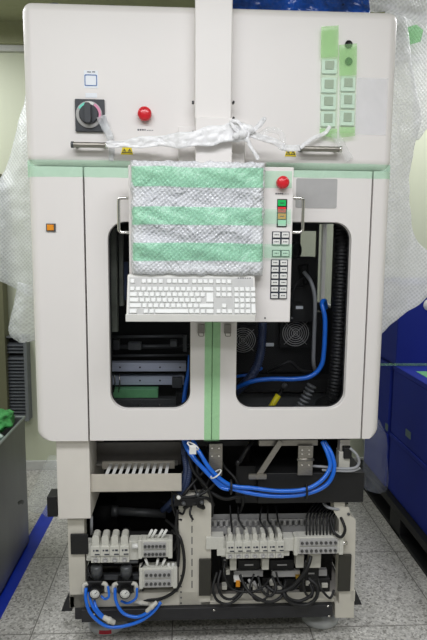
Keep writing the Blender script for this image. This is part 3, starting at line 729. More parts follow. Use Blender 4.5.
for (a0, b0, a1, b1) in ((226, 570, 230, 575), (222, 586, 227, 590), (247, 588, 251, 592), (253, 586, 256, 591), (262, 590, 266, 594), (270, 582, 274, 586), (278, 590, 283, 594), (306, 582, 310, 586), (322, 584, 328, 588)):
    ibox('plug_housing', a0, b0, a1, b1, .1, .03, IVORY, .002)
for (a0, b0, a1, b1) in ((222, 571, 234, 600), (262, 578, 272, 590), (284, 579, 300, 600), (300, 592, 332, 600), (236, 588, 262, 597)):
    ibox('amplifier_module', a0, b0, a1, b1, .14, .05, BLACK, .003)
for (a0, b0) in ((243, 599), (250, 601), (296, 577)):
    ibox('brass_terminal', a0, b0, a0+6, b0+2.2, .1, .02, mat('brass', (190, 150, 50), .35, metal=.7), .001)
for (a0, b0) in ((244, 583), (249, 580), (254, 582), (259, 584), (265, 588)):
    build('white_plug', MB().cyl(at(a0, b0, .09), at(a0+3, b0+6, .1), .006, n=10), GREYPL, MC)

# ---------------- pressure regulators
def regulator(px):
    Y = LY-.03
    q = at(px, 589, Y)
    R_ = build('pressure_regulator', MB().box(q.x-.032, q.x+.032, Y+.01, Y+.06, q.z-.03, q.z+.026), BLACK, MC, bevel=.006)
    build('adjusting_knob', MB().lathe((q.x+.004, Y+.035, q.z+.026), (0, 0, 1), [(0, .018), (.012, .018), (.014, .024), (.05, .024), (.056, .018), (.056, .001)], n=20), DGREY, R_)
    gp = at(px+.5, 593, Y-.012)
    g = build('gauge_face', MB().lathe(gp, (0, -1, 0), [(0, .02), (.004, .0205), (.006, .019), (.006, .001)]), WHITEP, R_)
    build('gauge_rim', MB().lathe(gp+Vector((0, .02, 0)), (0, -1, 0), [(0, .022), (.024, .023), (.028, .022), (.028, .0195), (.022, .019)]), BLACK, R_)
    nd = MB().cyl(gp+Vector((0, -.0075, 0)), gp+Vector((.009, -.0075, .008)), .001, n=6)
    for k in range(11):
        t = math.radians(-45+270*k/10); nd.cyl(gp+Vector((math.cos(t)*.0125, -.0066, math.sin(t)*.0125)), gp+Vector((math.cos(t)*.0155, -.0066, math.sin(t)*.0155)), .0006, n=5)
    build('gauge_needle', nd, INK, R_)
    for s in (-1, 1):
        p_ = q+Vector((s*.034, 0, .012))
        build('elbow_fitting', MB().tube(smooth_path([p_+Vector((-s*.012, .02, 0)), p_+Vector((s*.006, .015, 0)), p_+Vector((s*.012, .012, -.008)), p_+Vector((s*.012, .01, -.03))]), .0085, 12), IVORY, R_)
    return q
regulator(94.5); regulator(124.5)
build('mounting_bar', MB().pbox(86, 575, 142, 580, .09, .02).pbox(114, 561, 138, 563.5, .06, .02), DGREY, MC, bevel=.001)

# ================================================================== operator console
OY = -.13
KP = thing('operator_console', 'white control console with wrapped monitor, buttons and two chrome side handles', 'control panel', (at(210, 322, OY).x, OY+.04, at(210, 322, OY).z))
X0, X1, Z0, Z1 = rc(129, 166, 292, 322, OY)
CX0, CX1, CZ0, CZ1 = X0, X1, Z0, Z1
build('housing', MB().box(X0, X1, OY, OY+.035, Z0, Z1).box(X0+.2, X1-.25, OY+.03, -.0, Z1-.25, Z1-.04), WHITE, KP, bevel=.003)
X0, X1, Z0, Z1 = rc(134, 168, 261, 273, OY-.03)
mon = build('monitor', MB().ring_plate(rrect(X0, X1, Z0, Z1, .008, 4), rrect(X0+.03, X1-.03, Z0+.035, Z1-.035, .004, 4), OY-.028, OY), KBASE, KP, bevel=.002)
build('screen', MB().box(X0+.028, X1-.028, OY-.024, OY-.02, Z0+.033, Z1-.033), SCREEN, mon)
build('monitor_lip', MB().pbox(134, 272, 255, 276, OY-.035, .035), KBASE, KP, bevel=.003)
# handles
for (pxa, pxb) in ((130, 118.5), (291, 303.5)):
    a_ = at(pxa, 198, OY+.01); b_ = at(pxb, 198, OY+.01); c_ = at(pxb, 232.5, OY+.01); d_ = at(pxa, 232.5, OY+.01); r = .012
    s = 1 if b_.x > a_.x else -1
    path = [Vector((a_.x-s*.01, a_.y, a_.z))] + [Vector((b_.x-s*r, a_.y, a_.z))] + [Vector((b_.x-s*r+s*r*math.sin(t), a_.y, a_.z-r+r*math.cos(t))) for t in (.4, .8, 1.2, 1.57)] + [Vector((b_.x-s*r+s*r*math.cos(t), a_.y, c_.z+r-r*math.sin(t))) for t in (0, .4, .8, 1.2, 1.57)] + [Vector((a_.x-s*.01, a_.y, c_.z))]
    build('side_handle', MB().tube(path, .0055, 12), CHROME, KP)
estop(282, 183, .0215, OY, KP)
dashes(275.5, 193, (1.3, 1.3, 1.3, 1.3), OY, KP, h=1.4); dashes(281.5, 193.7, (.6,)*6, OY, KP, h=.6)
X0, X1, Z0, Z1 = rc(277, 199, 287, 227, OY-.003)
lp = build('lamp_bezel', MB().box(X0, X1, OY-.003, OY, Z0, Z1), BLACK, KP, bevel=.001)
for (b0, b1, m_) in ((200, 206, LGREEN), (207, 212.5, LRED), (213.5, 219, ORANGE), (220, 226, LPALE)):
    o = build('indicator_lamp', MB().pbox(278, b0, 286, b1, OY-.007, .005), m_, lp, bevel=.001)
    if m_ is not LPALE: build('printed_mark', MB().pbox(280, (b0+b1)/2-.4, 284, (b0+b1)/2+.4, OY-.0078, .001), INK, o)
def keypad(px0, py0, px1, py1, cols, rows):
    X0, X1, Z0, Z1 = rc(px0, py0, px1, py1, OY-.003)
    bz = build('keypad_bezel', MB().box(X0, X1, OY-.003, OY, Z0, Z1), INK, KP, bevel=.001)
    first = None; gx = .003; cw = (X1-X0)/cols; chh = (Z1-Z0)/rows
    for r_ in range(rows):
        for c_ in range(cols):
            x_ = X0+cw*c_+gx; z_ = Z0+chh*r_+gx
            if first is None:
                first = build('push_button', MB().box(x_, x_+cw-2*gx, OY-.008, OY-.002, z_, z_+chh-2*gx), WHITEP, bz, bevel=.0015); ref = (x_, z_)
            else: dup(first, (x_-ref[0], 0, z_-ref[1]))
            o = MB()
            for q in range(3): o.box(x_+cw*.18+q*cw*.17, x_+cw*.28+q*cw*.17, OY-.0086, OY-.0078, z_+chh*.33, z_+chh*.5)
            build('printed_mark', o, INK, bz)
keypad(272, 231.5, 289.5, 245.5, 2, 2); keypad(272, 250, 289.5, 257, 2, 1); keypad(270.5, 259.5, 287.5, 299, 2, 6)
for px, py in ((266.5, 173), (294, 320), (267, 320)):
    p = at(px-2, py-2, OY); build('screw', MB().cyl(p+Vector((0, -.002, 0)), p+Vector((0, .004, 0)), .003, n=10), DGREY, KP)
# keyboard shelf: shallow tray whose lip shows under the keyboard
X0, X1, Z0, Z1 = rc(125.5, 314.5, 255.5, 322, OY-.10)
SH0, SH1, SZ = X0, X1, Z0
build('keyboard_shelf', MB().box(X0, X1, OY-.10, OY+.01, Z0, Z0+.004).box(X0, X1, OY-.10, OY-.094, Z0, Z1), KBASE, KP, bevel=.002)

# ================================================================== keyboard (own thing, leaning on the shelf)
u = .01905; KW, KD = 22.9*u, .150
KB = thing('keyboard', 'pale grey computer keyboard with numeric pad standing upright on the console shelf', 'keyboard', (0, 0, 0), local=True)
kt = MB().add([(-KW/2, 0, 0), (KW/2, 0, 0), (KW/2, KD, 0), (-KW/2, KD, 0), (-KW/2, 0, .012), (KW/2, 0, .012), (KW/2, KD, .022), (-KW/2, KD, .022)], [(3, 2, 1, 0), (4, 5, 6, 7), (0, 1, 5, 4), (1, 2, 6, 5), (2, 3, 7, 6), (3, 0, 4, 7)])
build('case', kt, KBASE, KB, bevel=.004)
build('key_gap_shade', MB().add([(x, y, .0125+.01*y/KD+dz) for dz in (-.004, 0) for x, y in ((-KW/2+.007, .007), (KW/2-.007, .007), (KW/2-.007, KD-.012), (-KW/2+.007, KD-.012))], [(3, 2, 1, 0), (4, 5, 6, 7), (0, 1, 5, 4), (1, 2, 6, 5), (2, 3, 7, 6), (3, 0, 4, 7)]), mat('key_gap_shade', (188, 188, 186), .6), KB)  # plate greyer than the case, painting the shade between the keys
build('front_groove', MB().box(-KW/2+.004, KW/2-.004, .0035, .0055, .009, .0132), DGREY, KB)
proto = {}
def key(x, row, wd, hd=1, ygap=0):
    y = .008+row*.0195+ygap; z = .012+.01*y/KD
    kk = (wd, hd)
    cx = -KW/2+.0085+x*u+wd*u/2; cy = y+hd*u/2
    if kk not in proto:
        a0, b0 = wd*u/2-.0009, hd*u/2-.0009; a1, b1 = a0-.0018, b0-.0018; h = .006
        vs = [(cx-a0, cy-b0, z), (cx+a0, cy-b0, z), (cx+a0, cy+b0, z), (cx-a0, cy+b0, z), (cx-a1, cy-b1+.001, z+h), (cx+a1, cy-b1+.001, z+h), (cx+a1, cy+b1+.001, z+h), (cx-a1, cy+b1+.001, z+h)]
        o = build('key', MB().add(vs, [(3, 2, 1, 0), (4, 5, 6, 7), (0, 1, 5, 4), (1, 2, 6, 5), (2, 3, 7, 6), (3, 0, 4, 7)]), KEYW, KB, bevel=.001); proto[kk] = (o, Vector((cx, cy, z)))
    else:
        o, c0_ = proto[kk]; dup(o, Vector((cx, cy, z))-c0_)
rows = [
    [(0, 1.5), (2.5, 1), (3.5, 1), (4.5, 6), (10.5, 1), (11.5, 1), (12.5, 1), (13.5, 1.5)],
    [(0, 2.25)]+[(2.25+i, 1) for i in range(10)]+[(12.25, 2.75)],
    [(0, 1.75)]+[(1.75+i, 1) for i in range(11)],
    [(0, 1.5)]+[(1.5+i, 1) for i in range(12)],
    [(i, 1) for i in range(13)]+[(13, 2)],
]
for r_, row in enumerate(rows):
    for x, wd in row: key(x, r_, wd)
key(13.5, 2, 1.5, 2)
for x in (15.25, 16.25, 17.25): key(x, 0, 1)
key(16.25, 1, 1)
for x in (15.25, 16.25, 17.25): key(x, 3, 1); key(x, 4, 1)
for r_ in range(5):
    for c_ in range(3): key(18.5+c_, r_, 1)
key(21.5, 0, 1, 2); key(21.5, 2, 1); key(21.5, 3, 1); key(21.5, 4, 1)
for g in (0, 2, 3, 4, 5, 6.5, 7.5, 8.5, 9.5, 11, 12, 13, 14, 15.25, 16.25, 17.25): key(g, 5, 1, 1, .008)
bm_ = MB()
for k in range(6): bm_.box(KW/2-.06+k*.008, KW/2-.055+k*.008, .136, .139, .0205, .0222)
build('printed_caption', bm_, INK, KB)
# pose: front edge on the shelf lip, top leaning back against the console
pa = at(190.5, 312.5, OY-.085); tiltK = math.radians(64)
kx = (at(126.5, 300, OY-.08).x+at(256, 300, OY-.08).x)/2
KB.scale = (1, 1, 1)
KB.location = (kx, OY-.084, Z0+.0115)
KB.rotation_euler = (tiltK, 0, 0)

# ================================================================== wraps and tapes
def wav(p, a, s): return noise.noise(Vector(p)*s)*a
# bubble wrap over the monitor
X0, X1, Z0, Z1 = rc(130.5, 160, 265, 276, OY-.05)
def wrapf(i, j):
    x = X0+(X1-X0)*i; z = Z0+(Z1-Z0)*j
    e = min(i, 1-i)*(X1-X0); e2 = min(j, 1-j)*(Z1-Z0); d_ = min(e, e2); rr = .018
    y = OY-.056 + (rr - math.sqrt(max(0, rr*rr-(rr-min(rr, d_))**2)))*2.4
    x += wav((x*2, z*9, 3), .004, 4) if e < .02 else 0
    z += wav((x*9, 2, 7), .006, 4) if e2 < .02 else 0
    return (x, y+wav((x*.35+z*.9, 1, z*.25-x*.1), .013, 26)*min(1, d_*25)+wav((x, 0, z), .005, 22)+wav((x, 5, z), .002, 60), z)
tag(build('bubble_wrap', MB().grid(wrapf, 90, 76), BWRAP, solid=.002), 'clear bubble wrap sheet taped over the monitor of the operator console', 'bubble wrap', 'bubble wrap protecting the machine')
def wband(py0, py1, label, m_=TAPEB, px0=131, px1=264):
    a0, a1, b0, b1 = rc(px0, py0, px1, py1, OY-.06)
    def fn(i, j):
        x = a0+(a1-a0)*i; z = b0+(b1-b0)*j+wav((x*3, 1, b0*7), .004, 3)
        ii = (x-X0)/(X1-X0); jj = (z-Z0)/(Z1-Z0); q = wrapf(min(1, max(0, ii)), min(1, max(0, jj)))
        return (x, min(q[1]-.003, OY-.008 if x > X1 else 9), z)
    tag(build('packing_tape', MB().grid(fn, 70, 10), m_), label, 'tape', 'green packing tapes')
wband(167, 187, 'green tape band along the top of the wrapped monitor')
wband(207, 225, 'green tape band across the middle of the wrapped monitor')
wband(243, 261, 'green tape band along the bottom of the wrapped monitor')
# tape tails running over the button strip of the console
def strip(px0, py0, px1, py1, Y, label, m_=TAPE, grp='green packing tapes', amp=.0006, name='packing_tape', cat='tape', th=.0005, slant=0):
    a0, a1, b0, b1 = rc(px0, py0, px1, py1, Y)
    def fn(i, j):
        x = a0+(a1-a0)*i; z = b0+(b1-b0)*j+slant*(i-.5)
        return (x, Y-.0006-abs(wav((x, 0, z), amp*2, 25)), z)
    nu = max(4, int((a1-a0)/.012)); nv = max(4, int((b1-b0)/.012))
    return tag(build(name, MB().grid(fn, nu, nv), m_), label, cat, grp)
strip(264, 171, 292, 188, OY-.0005, 'short green tape tail around the red console button', TAPE)
strip(264, 209, 291, 224, OY-.009, 'short green tape tail over the coloured console lamps', TAPE)
strip(264, 244, 292, 258, OY-.0095, 'short green tape tail over the pair of console buttons', TAPE)
# seam tapes
def corner_tape(xa, xb, z0_, z1_, label, side):
    n = 40
    mb = MB(); r = .0365; pts = []
    if side < 0:
        for k in range(9): t = math.radians(90*k/8); pts.append((WL-.004+.035-r*math.cos(t), .035-r*math.sin(t)))
        pts = [(WL-.0055, .25), (WL-.0055, .1)]+pts+[(xa+(xb-xa)*k/14, -.0016) for k in range(1, 15) if xa+(xb-xa)*k/14 > -.63]
    else:
        pts = [(xa+(xb-xa)*k/14, -.0016) for k in range(14) if xa+(xb-xa)*k/14 < .63]+[(WR-.035+r*math.sin(math.radians(90*k/8)), .035-r*math.cos(math.radians(90*k/8))) for k in range(9)]+[(WR+.0015, .1), (WR+.0015, .25)]
    m_ = len(pts); vs = []
    for j in range(4):
        for (x, y) in pts: vs.append((x, y-(.0004 if j in (1, 2) else 0), z0_+(z1_-z0_)*j/3+wav((x*4, j, 1), .003, 3)))
    mb.add(vs, [(j*m_+i, j*m_+i+1, (j+1)*m_+i+1, (j+1)*m_+i) for j in range(3) for i in range(m_-1)], 0, True)
    tag(build('packing_tape', mb, TAPE), label, 'tape', 'green packing tapes')
zt1 = at(70, 160, 0).z; zt0 = at(70, 177, 0).z
corner_tape(-.65, at(130, 170, 0).x, zt0, zt1, 'long green tape over the housing seam at the end with the rotary switch', -1)
zt1 = at(330, 163.5, 0).z; zt0 = at(330, 178, 0).z
corner_tape(at(266, 170, 0).x, .65, zt0, zt1, 'long green tape over the housing seam beside the grey name plate', 1)
strip(204.5, 322, 220, 441, -.0005, 'vertical green tape closing the gap between the two doors', TAPES, amp=.0003)
# tape over the square switches
def sloped(pts4, Y, label, m_=TAPE, nu=6, nv=26, name='packing_tape', cat='tape', amp=.004):
    q = [at(x, y, Y) for x, y in pts4]     # tl tr br bl
    def fn(i, j):
        t = q[3].lerp(q[2], i); b_ = q[0].lerp(q[1], i); p_ = t.lerp(b_, j)
        return (p_.x, Y-.001-abs(wav((p_.x, 3, p_.z), amp, 14)), p_.z)
    return tag(build(name, MB().grid(fn, nu, nv), m_), label, cat, 'green packing tapes' if cat == 'tape' else None)
sloped([(321, 27), (338.5, 25.5), (337, 138), (319.5, 135)], -.014, 'vertical green tape over the column of four square switches', TAPEL)
sloped([(339, 45), (357, 43.5), (355, 133), (339, 133)], -.014, 'vertical green tape over the round ports and three square switches', TAPEL)
sloped([(321, 27), (338.5, 25.5), (338, 57), (320.5, 58)], -.0175, 'upper doubled end of the green tape over four square switches', TAPEE, nv=12)
sloped([(319.8, 128.5), (337, 129), (337, 139), (319.5, 135)], -.0175, 'lower doubled end of the green tape over four square switches', TAPEE, nv=6)
sloped([(339, 45), (357, 43.5), (356.5, 75), (339, 76)], -.0175, 'upper doubled end of the green tape over the round ports', TAPEE, nv=12)
sloped([(339, 127), (355, 127), (355, 136), (339, 138)], -.0175, 'lower doubled end of the green tape under three square switches', TAPEE, nv=6)
strip(356, 78, 387, 135, -.0005, 'glossy clear film patch stuck beside the taped switches', GLASSY, grp=None, name='clear_film', cat='plastic film')
# clear strips hanging from switch and between the tapes
def ribbon(pts, wd, m_, name, label, cat, twist=0, nw=4, grp=None, crumple=.004, wf=None, thick=.0012):
    P = smooth_path([Vector(p) for p in pts], 8); mb = MB(); k = len(P); vs = []
    for i, p_ in enumerate(P):
        t = (P[min(i+1, k-1)]-P[max(i-1, 0)]).normalized(); s = t.cross(Vector((0, 1, 0)))
        if s.length < .01: s = Vector((1, 0, 0))
        s.normalize(); ww = wd if wf is None else wf(i/(k-1))
        for j in range(nw+1):
            o_ = (j/nw-.5)*ww
            q = p_+s*o_; q.y -= abs(wav((q.x, j*.7, q.z), crumple, 30))
            vs.append(q)
    mb.add(vs, [(i*(nw+1)+j, i*(nw+1)+j+1, (i+1)*(nw+1)+j+1, (i+1)*(nw+1)+j) for i in range(k-1) for j in range(nw)], 0, True)
    return tag(build(name, mb, m_, solid=thick), label, cat, grp)
ribbon([at(101, 116, -.03), at(105, 126, -.022), at(110, 137, -.052), at(112, 150, -.012), at(111, 161, -.006)], .03, film('clear_strip', (235, 238, 242), .45, .12, wrinkle=30, wstr=.01, bump=.9, spec=1), 'clear_strip', 'clear plastic strip hanging from the rotary switch', 'plastic strip', wf=lambda t: .034-.018*t)
# white wrapping band tied around the mast
Yw = -.115
ribbon([at(106, 144, -.05), at(118, 144.5, -.05), at(140, 142.5, -.06), at(165, 141, -.08), at(185, 140, Yw), at(205, 137, Yw-.005), at(222, 134, Yw-.005), at(238, 132, Yw), at(250, 134, Yw-.01)], .04, PWRAP, 'plastic_wrap_band', 'white plastic wrap band stretched across the mast and knotted beside it', 'plastic wrap', nw=8, crumple=.016, wf=lambda t: .016+.046*min(1, t*1.5)+.006*math.sin(t*31), thick=.002)
kb = MB()
for (c_, r_) in (((243, 134), .018), ((251, 130), .014), ((236, 136), .013)):
    q = at(*c_, Yw-.008); vs = []; n = 10
    kb.lathe(q, (1, 0, .3), [(-r_, .003), (-r_*.7, r_*.7), (0, r_), (r_*.7, r_*.7), (r_, .003)], n=12)
tag(build('plastic_knot', kb, PWRAP), 'crumpled knot of white plastic wrap beside the mast', 'plastic wrap', 'knotted plastic wrap pieces')
loops = [
    ([(246, 134), (256, 128), (264, 119), (261, 124), (250, 133)], .014, 'looped bow of white plastic wrap above the knot'),
    ([(246, 133), (238, 122), (231, 122), (236, 130), (246, 136)], .012, 'small crumpled loop of white plastic wrap against the mast'),
    ([(246, 136), (250, 146), (256, 155), (258, 160)], .012, 'loose end of white plastic wrap hanging under the knot'),
    ([(250, 134), (262, 138), (275, 142), (286, 148), (300, 148)], .022, 'white plastic wrap tail running from the knot to the bar handle'),
    ([(258, 136), (270, 130), (280, 133), (283, 142), (280, 150)], .02, 'thin clear plastic flap beside the second warning label'),
]
for k, (pp, wd, lb_) in enumerate(loops):
    ribbon([at(x, y, Yw-.012+.0015*k+(.06*(x-250)/50 if k > 2 else 0)) for x, y in pp], wd, PWRAP if k < 4 else CLEAR, 'plastic_wrap_tail', lb_, 'plastic wrap', grp='knotted plastic wrap pieces', nw=5, crumple=.01, thick=.0015)
ribbon([at(300, 148, -.052), at(312, 139, -.03), at(325, 133, -.02), at(330, 126, -.018)], .014, PWRAP, 'plastic_wrap_tail', 'white plastic tail rising from the bar handle to the taped switches', 'plastic wrap', grp='knotted plastic wrap pieces')
ribbon([at(334, 133, -.018), at(340, 142, -.05), at(345, 152, -.02), at(350, 160, -.012)], .03, CLEAR, 'clear_strip', 'clear plastic strip below the taped switches', 'plastic strip')

# ================================================================== hoses and cables (loose things)
def hose(name, label, pts, r, m_, cat='hose', grp=None, n=10, corr=0, dens=8, Y=None):
    P = [at(*p) if len(p) == 3 and p[0] > 4 else Vector(p) for p in pts]
    P = smooth_path(P, dens)
    mb = MB()
    if corr:
        L_ = sum((P[i+1]-P[i]).length for i in range(len(P)-1)); n_ = int(L_/corr)*4; out = []; acc = 0; i = 0; seg = (P[1]-P[0]).length
        for k in range(n_+1):
            t = L_*k/n_
            while t > acc+seg and i < len(P)-2: acc += seg; i += 1; seg = (P[i+1]-P[i]).length
            out.append(P[i].lerp(P[i+1], min(1, (t-acc)/seg)))
        mb.tube(out, r, 18, rf=lambda t, i: r*(1 if i % 4 in (0, 1) else .84))
    else: mb.tube(P, r, n)
    return tag(build(name, mb, m_), label, cat, grp)
g1 = 'blue air hoses'
hose('corrugated_hose', 'thick black corrugated hose hanging inside the door window', [(341, 226, .14), (342, 250, .13), (340, 300, .13), (338, 350, .13), (335, 385, .14), (331, 400, .18), (322, 405, .26)], .031, RUBBER, corr=.014)
hose('air_hose', 'blue hose curving along the bottom of the window past the fans', [(326, 308, .2), (324.5, 301, .17), (322, 304, .14), (325, 320, .12), (324, 350, .12), (321, 366, .12), (311, 376, .12), (295, 379, .12), (270, 379, .13), (250, 382, .14), (228, 392, .2)], .0095, BLUEH, grp=g1)
hose('air_hose', 'short blue hose entering the window below the smaller fan', [(228, 378, .24), (240, 376, .2), (252, 374, .2), (262, 368, .22)], .0065, BLUEH, grp=g1)
hose('corrugated_hose', 'navy corrugated cable sleeve descending under the keyboard shelf', [(263, 305, .16), (262, 335, .15), (260, 355, .15), (254, 372, .15), (240, 388, .18), (228, 396, .25)], .019, NAVY, corr=.009)
hose('signal_cable', 'grey cable hanging beside the black camera unit', [(304, 272, .3), (311, 282, .27), (315, 300, .26), (314, 340, .26), (313.5, 362, .26), (315, 370, .28)], .0085, GREYC, cat='cable')
hose('signal_cable', 'black cable arcing under the drive fans', [(268, 372, .3), (280, 366, .25), (290, 362, .25), (300, 370, .25), (312, 372, .26)], .007, RUBBER, cat='cable')
hose('signal_cable', 'black looped cable over the black camera unit', [(292, 318, .33), (291, 300, .28), (296, 285, .27), (304, 278, .3)], .006, RUBBER, cat='cable')
for pts_ in ([(313, 372, .24), (321, 371, .22)], [(311, 372, .24), (316, 376, .22)]):
    pass
# blue hoses in left window and bay
hose('air_hose', 'blue hose rising at the edge of the window over the rails', [(190, 355, .1), (189, 370, .09), (186, 385, .09), (184, 400, .09), (183, 420, .09), (184, 441, .07), (192, 456, .03), (205, 470, .01), (222, 484, 0), (245, 492, -.01), (275, 496, -.012), (305, 494, -.012), (326, 485, -.01), (334, 470, 0), (332, 455, .02), (324, 441, .05)], .0088, BLUEH, grp=g1)
hose('air_hose', 'third and shortest blue hose, dropping from the door edge to the white tie ring', [(187, 436, .08), (190, 450, .05), (199, 464, .02), (210, 476, .005), (221, 487, .0), (229, 489.5, -.008)], .0078, BLUEH, grp=g1)
hose('air_hose', 'second blue hose looping beside the first across the open bay', [(193, 380, .1), (190, 400, .09), (187, 420, .08), (193, 440, .06), (201, 455, .02), (212, 471, 0), (230, 485, -.012), (252, 488, -.018), (280, 491, -.022), (306, 489, -.022), (322, 480, -.02), (330, 467, -.005), (328, 455, .012), (322, 441, .04)], .0082, BLUEH, grp=g1)
for (px, py, ang, lb_) in ((216, 474, 35, 'white cable tie round the blue hoses under the doors'), (193, 446, -30, 'white cable tie holding the blue hoses just below the door edge')):
    p = at(px, py, -.01); dirx = Vector((math.cos(math.radians(ang)), 0, math.sin(math.radians(ang))))
    pts_ = [p+dirx*.024*math.cos(t)+Vector((0, 1, 0))*.024*math.sin(t) for t in [2*math.pi*k/20 for k in range(20)]]
    mb = MB().tube(pts_, .003, 8, closed=True)
    if py == 446: mb.box(p.x-.014, p.x+.012, -.045, -.02, p.z-.02, p.z+.008)
    tag(build('cable_tie', mb, WHITEP), lb_, 'cable tie', 'cable ties')
for (px, py, lb_) in ((231, 487, 'black clip on the blue hoses near the stay arm'), (306, 491.5, 'black tie on the blue hoses below the hinge plate')):
    p = at(px, py, -.016); mb = MB().tube([p+Vector((.004*math.cos(t)*0, .02*math.cos(t), .026*math.sin(t))) for t in [2*math.pi*k/20 for k in range(20)]], .0045, 8, closed=True)
    tag(build('cable_tie', mb, RUBBER), lb_, 'cable tie', 'cable ties')
# navy bundle left of the centre column
for k, (dx, lb_) in enumerate(((0, 'navy corrugated sleeve beside the wire duct end'), (6, 'navy corrugated sleeve between wire duct and black cables'))):
    hose('corrugated_hose', lb_, [(184+dx, 436, .14), (184+dx, 452, .1), (186+dx*.6, 470, .08), (182+dx*.6, 487, .08), (173+dx*.6, 500, .1), (163+dx, 510, .2)], .0125, NAVY, corr=.008, grp='navy cable sleeves')
ck = 'black cables in the open bay'
routes = [
    ([(191, 445, .12), (190, 465, .1), (194, 485, .08), (200, 500, .05), (204, 508, .04), (198, 506, .02)], .006, 'black cable curling onto the centre column top'),
    ([(200, 450, .14), (197, 470, .1), (205, 487, .08), (222, 498, .06), (236, 497, .06), (252, 492, .12)], .008, 'black cable sweeping under the blue hoses'),
    ([(172, 492, .08), (182, 497, .05), (196, 496, .04), (208, 490, .05), (220, 478, .08)], .006, 'black cable rising from the clip rail'),
    ([(210, 452, .15), (206, 468, .12), (194, 482, .08), (184, 494, .06), (176, 506, .07)], .006, 'black cable crossing behind the white cable tie'),
    ([(214, 505, .08), (206, 498, .05), (192, 500, .04), (184, 508, .05)], .007, 'short black cable over the centre column'),
    ([(187, 448, .1), (193, 470, .06), (206, 486, .05), (212, 502, .06), (212, 516, .1)], .0065, 'black cable dropping behind the centre column edge'),
    ([(172, 530, .08), (180, 538, .04), (184, 556, .03), (183, 575, .03), (176, 590, .04), (160, 599, .05), (140, 600, .07)], .0065, 'black cable curving round the two small connector blocks'),
    ([(166, 520, .12), (176, 530, .06), (179, 548, .04), (178, 566, .05)], .006, 'black cable hanging behind the small connector blocks'),
    ([(178, 510, .05), (176, 524, .05), (178, 536, .05), (174, 550, .06)], .006, 'black cable down the inner edge of the centre column'),
    ([(217, 572, .06), (213, 588, .03), (217, 600, .02), (228, 604, .02), (240, 596, .03), (246, 584, .06)], .0055, 'black cable loop at the bottom of the bay near the dark plate'),
    ([(221, 570, .07), (218, 584, .04), (222, 596, .03), (232, 599, .03), (242, 590, .04)], .0055, 'inner black cable loop near the dark plate'),
    ([(240, 575, .08), (246, 588, .04), (254, 596, .02), (268, 602, .015), (280, 598, .03), (286, 586, .06)], .0065, 'black cable loop below the seven valves'),
    ([(258, 576, .08), (262, 590, .04), (270, 596, .03), (276, 588, .04), (272, 576, .08)], .006, 'small black cable loop under the pale rail'),
    ([(311, 556, .05), (308, 566, .03), (300, 578, .03), (290, 588, .03), (276, 592, .04), (264, 584, .07)], .008, 'thick black cable leaving the eight-way connector block'),
    ([(286, 580, .08), (284, 594, .03), (292, 603, .02), (306, 605, .02), (316, 598, .02), (317, 586, .03), (308, 578, .05)], .0075, 'thick black cable loop beside the right-hand plate'),
    ([(283, 588, .06), (288, 598, .035), (300, 601, .03), (312, 594, .03), (310, 584, .05)], .007, 'inner thick black cable loop beside the right-hand plate'),
    ([(306, 560, .06), (303, 580, .04), (306, 594, .03), (312, 596, .03), (314, 580, .05)], .005, 'thin black cable loop under the eight-way block'),
    ([(336, 510, .12), (342, 520, .05), (345, 530, .03), (341, 537, .03), (334, 532, .04), (330, 520, .08)], .006, 'black cable loop above the eight-way block'),
    ([(230, 505, .16), (231, 520, .11), (232, 530, .07), (231, 537, .06)], .004, 'thin black lead into the first large valve'),
    ([(238, 505, .16), (239, 520, .11), (246, 531, .08), (248, 537, .06)], .004, 'thin black lead slanting to the third large valve'),
    ([(262, 506, .16), (260, 520, .11), (266, 530, .08), (266, 537, .06)], .004, 'thin black lead slanting to the fifth large valve'),
    ([(268, 506, .16), (268, 520, .11), (273, 528, .08), (274, 537, .06)], .004, 'thin black lead slanting to the sixth large valve'),
    ([(276, 506, .16), (278, 520, .11), (281, 530, .08), (281, 537, .06)], .004, 'thin black lead into the last large valve'),
    ([(216, 448, .16), (224, 466, .13), (236, 480, .1), (243, 500, .1), (240, 512, .14)], .006, 'black cable falling past the blue hoses near the hinge plate'),
    ([(184, 470, .12), (176, 484, .09), (172, 500, .08), (176, 516, .07), (182, 520, .06)], .005, 'black cable bending beside the wire duct end'),
    ([(206, 446, .16), (212, 466, .12), (206, 486, .09), (196, 496, .07), (190, 512, .03), (193, 520, .02)], .0045, 'thin black cable trailing onto the centre column face'),
    ([(160, 500, .2), (172, 506, .1), (182, 514, .05), (186, 508, .04), (196, 503, .03)], .0045, 'thin black cable leading to the dark clip rail'),
    ([(225, 562, .08), (224, 574, .05), (231, 588, .04), (246, 592, .03), (262, 588, .04), (270, 578, .08)], .004, 'thin black cable slung below the large valves'),
    ([(254, 574, .09), (250, 588, .05), (256, 600, .03), (266, 598, .03), (268, 588, .05)], .0045, 'small tight black cable loop near the brass terminals'),
    ([(276, 572, .09), (280, 584, .05), (290, 590, .04), (300, 584, .05), (303, 572, .08)], .0045, 'shallow black cable swag under the pale rails'),
    ([(318, 580, .08), (322, 590, .05), (330, 598, .04), (334, 590, .06)], .005, 'short black cable ending beside the right-hand plate'),
    ([(146, 560, .1), (142, 566, .05), (139, 574, .04), (143, 590, .05)], .004, 'thin black cable between second gauge and small connector blocks'),
    ([(92, 562, .1), (88, 570, .06), (92, 578, .05)], .004, 'short black lead above the first gauge'),
]
for pts_, r_, lb_ in routes: hose('signal_cable', lb_, pts_, r_, RUBBER, cat='cable', grp=ck)
for k in range(9):
    x_ = 306.5+3.4*k
    hose('signal_cable', 'thin black cable plugged into the top of the eight-way block', [(300+7*k*.6+14, 503, .14), (x_+1, 514, .1), (x_, 524, .07), (x_, 537, .055)], .0038, RUBBER, cat='cable', grp='row of thin cables above the eight-way block')
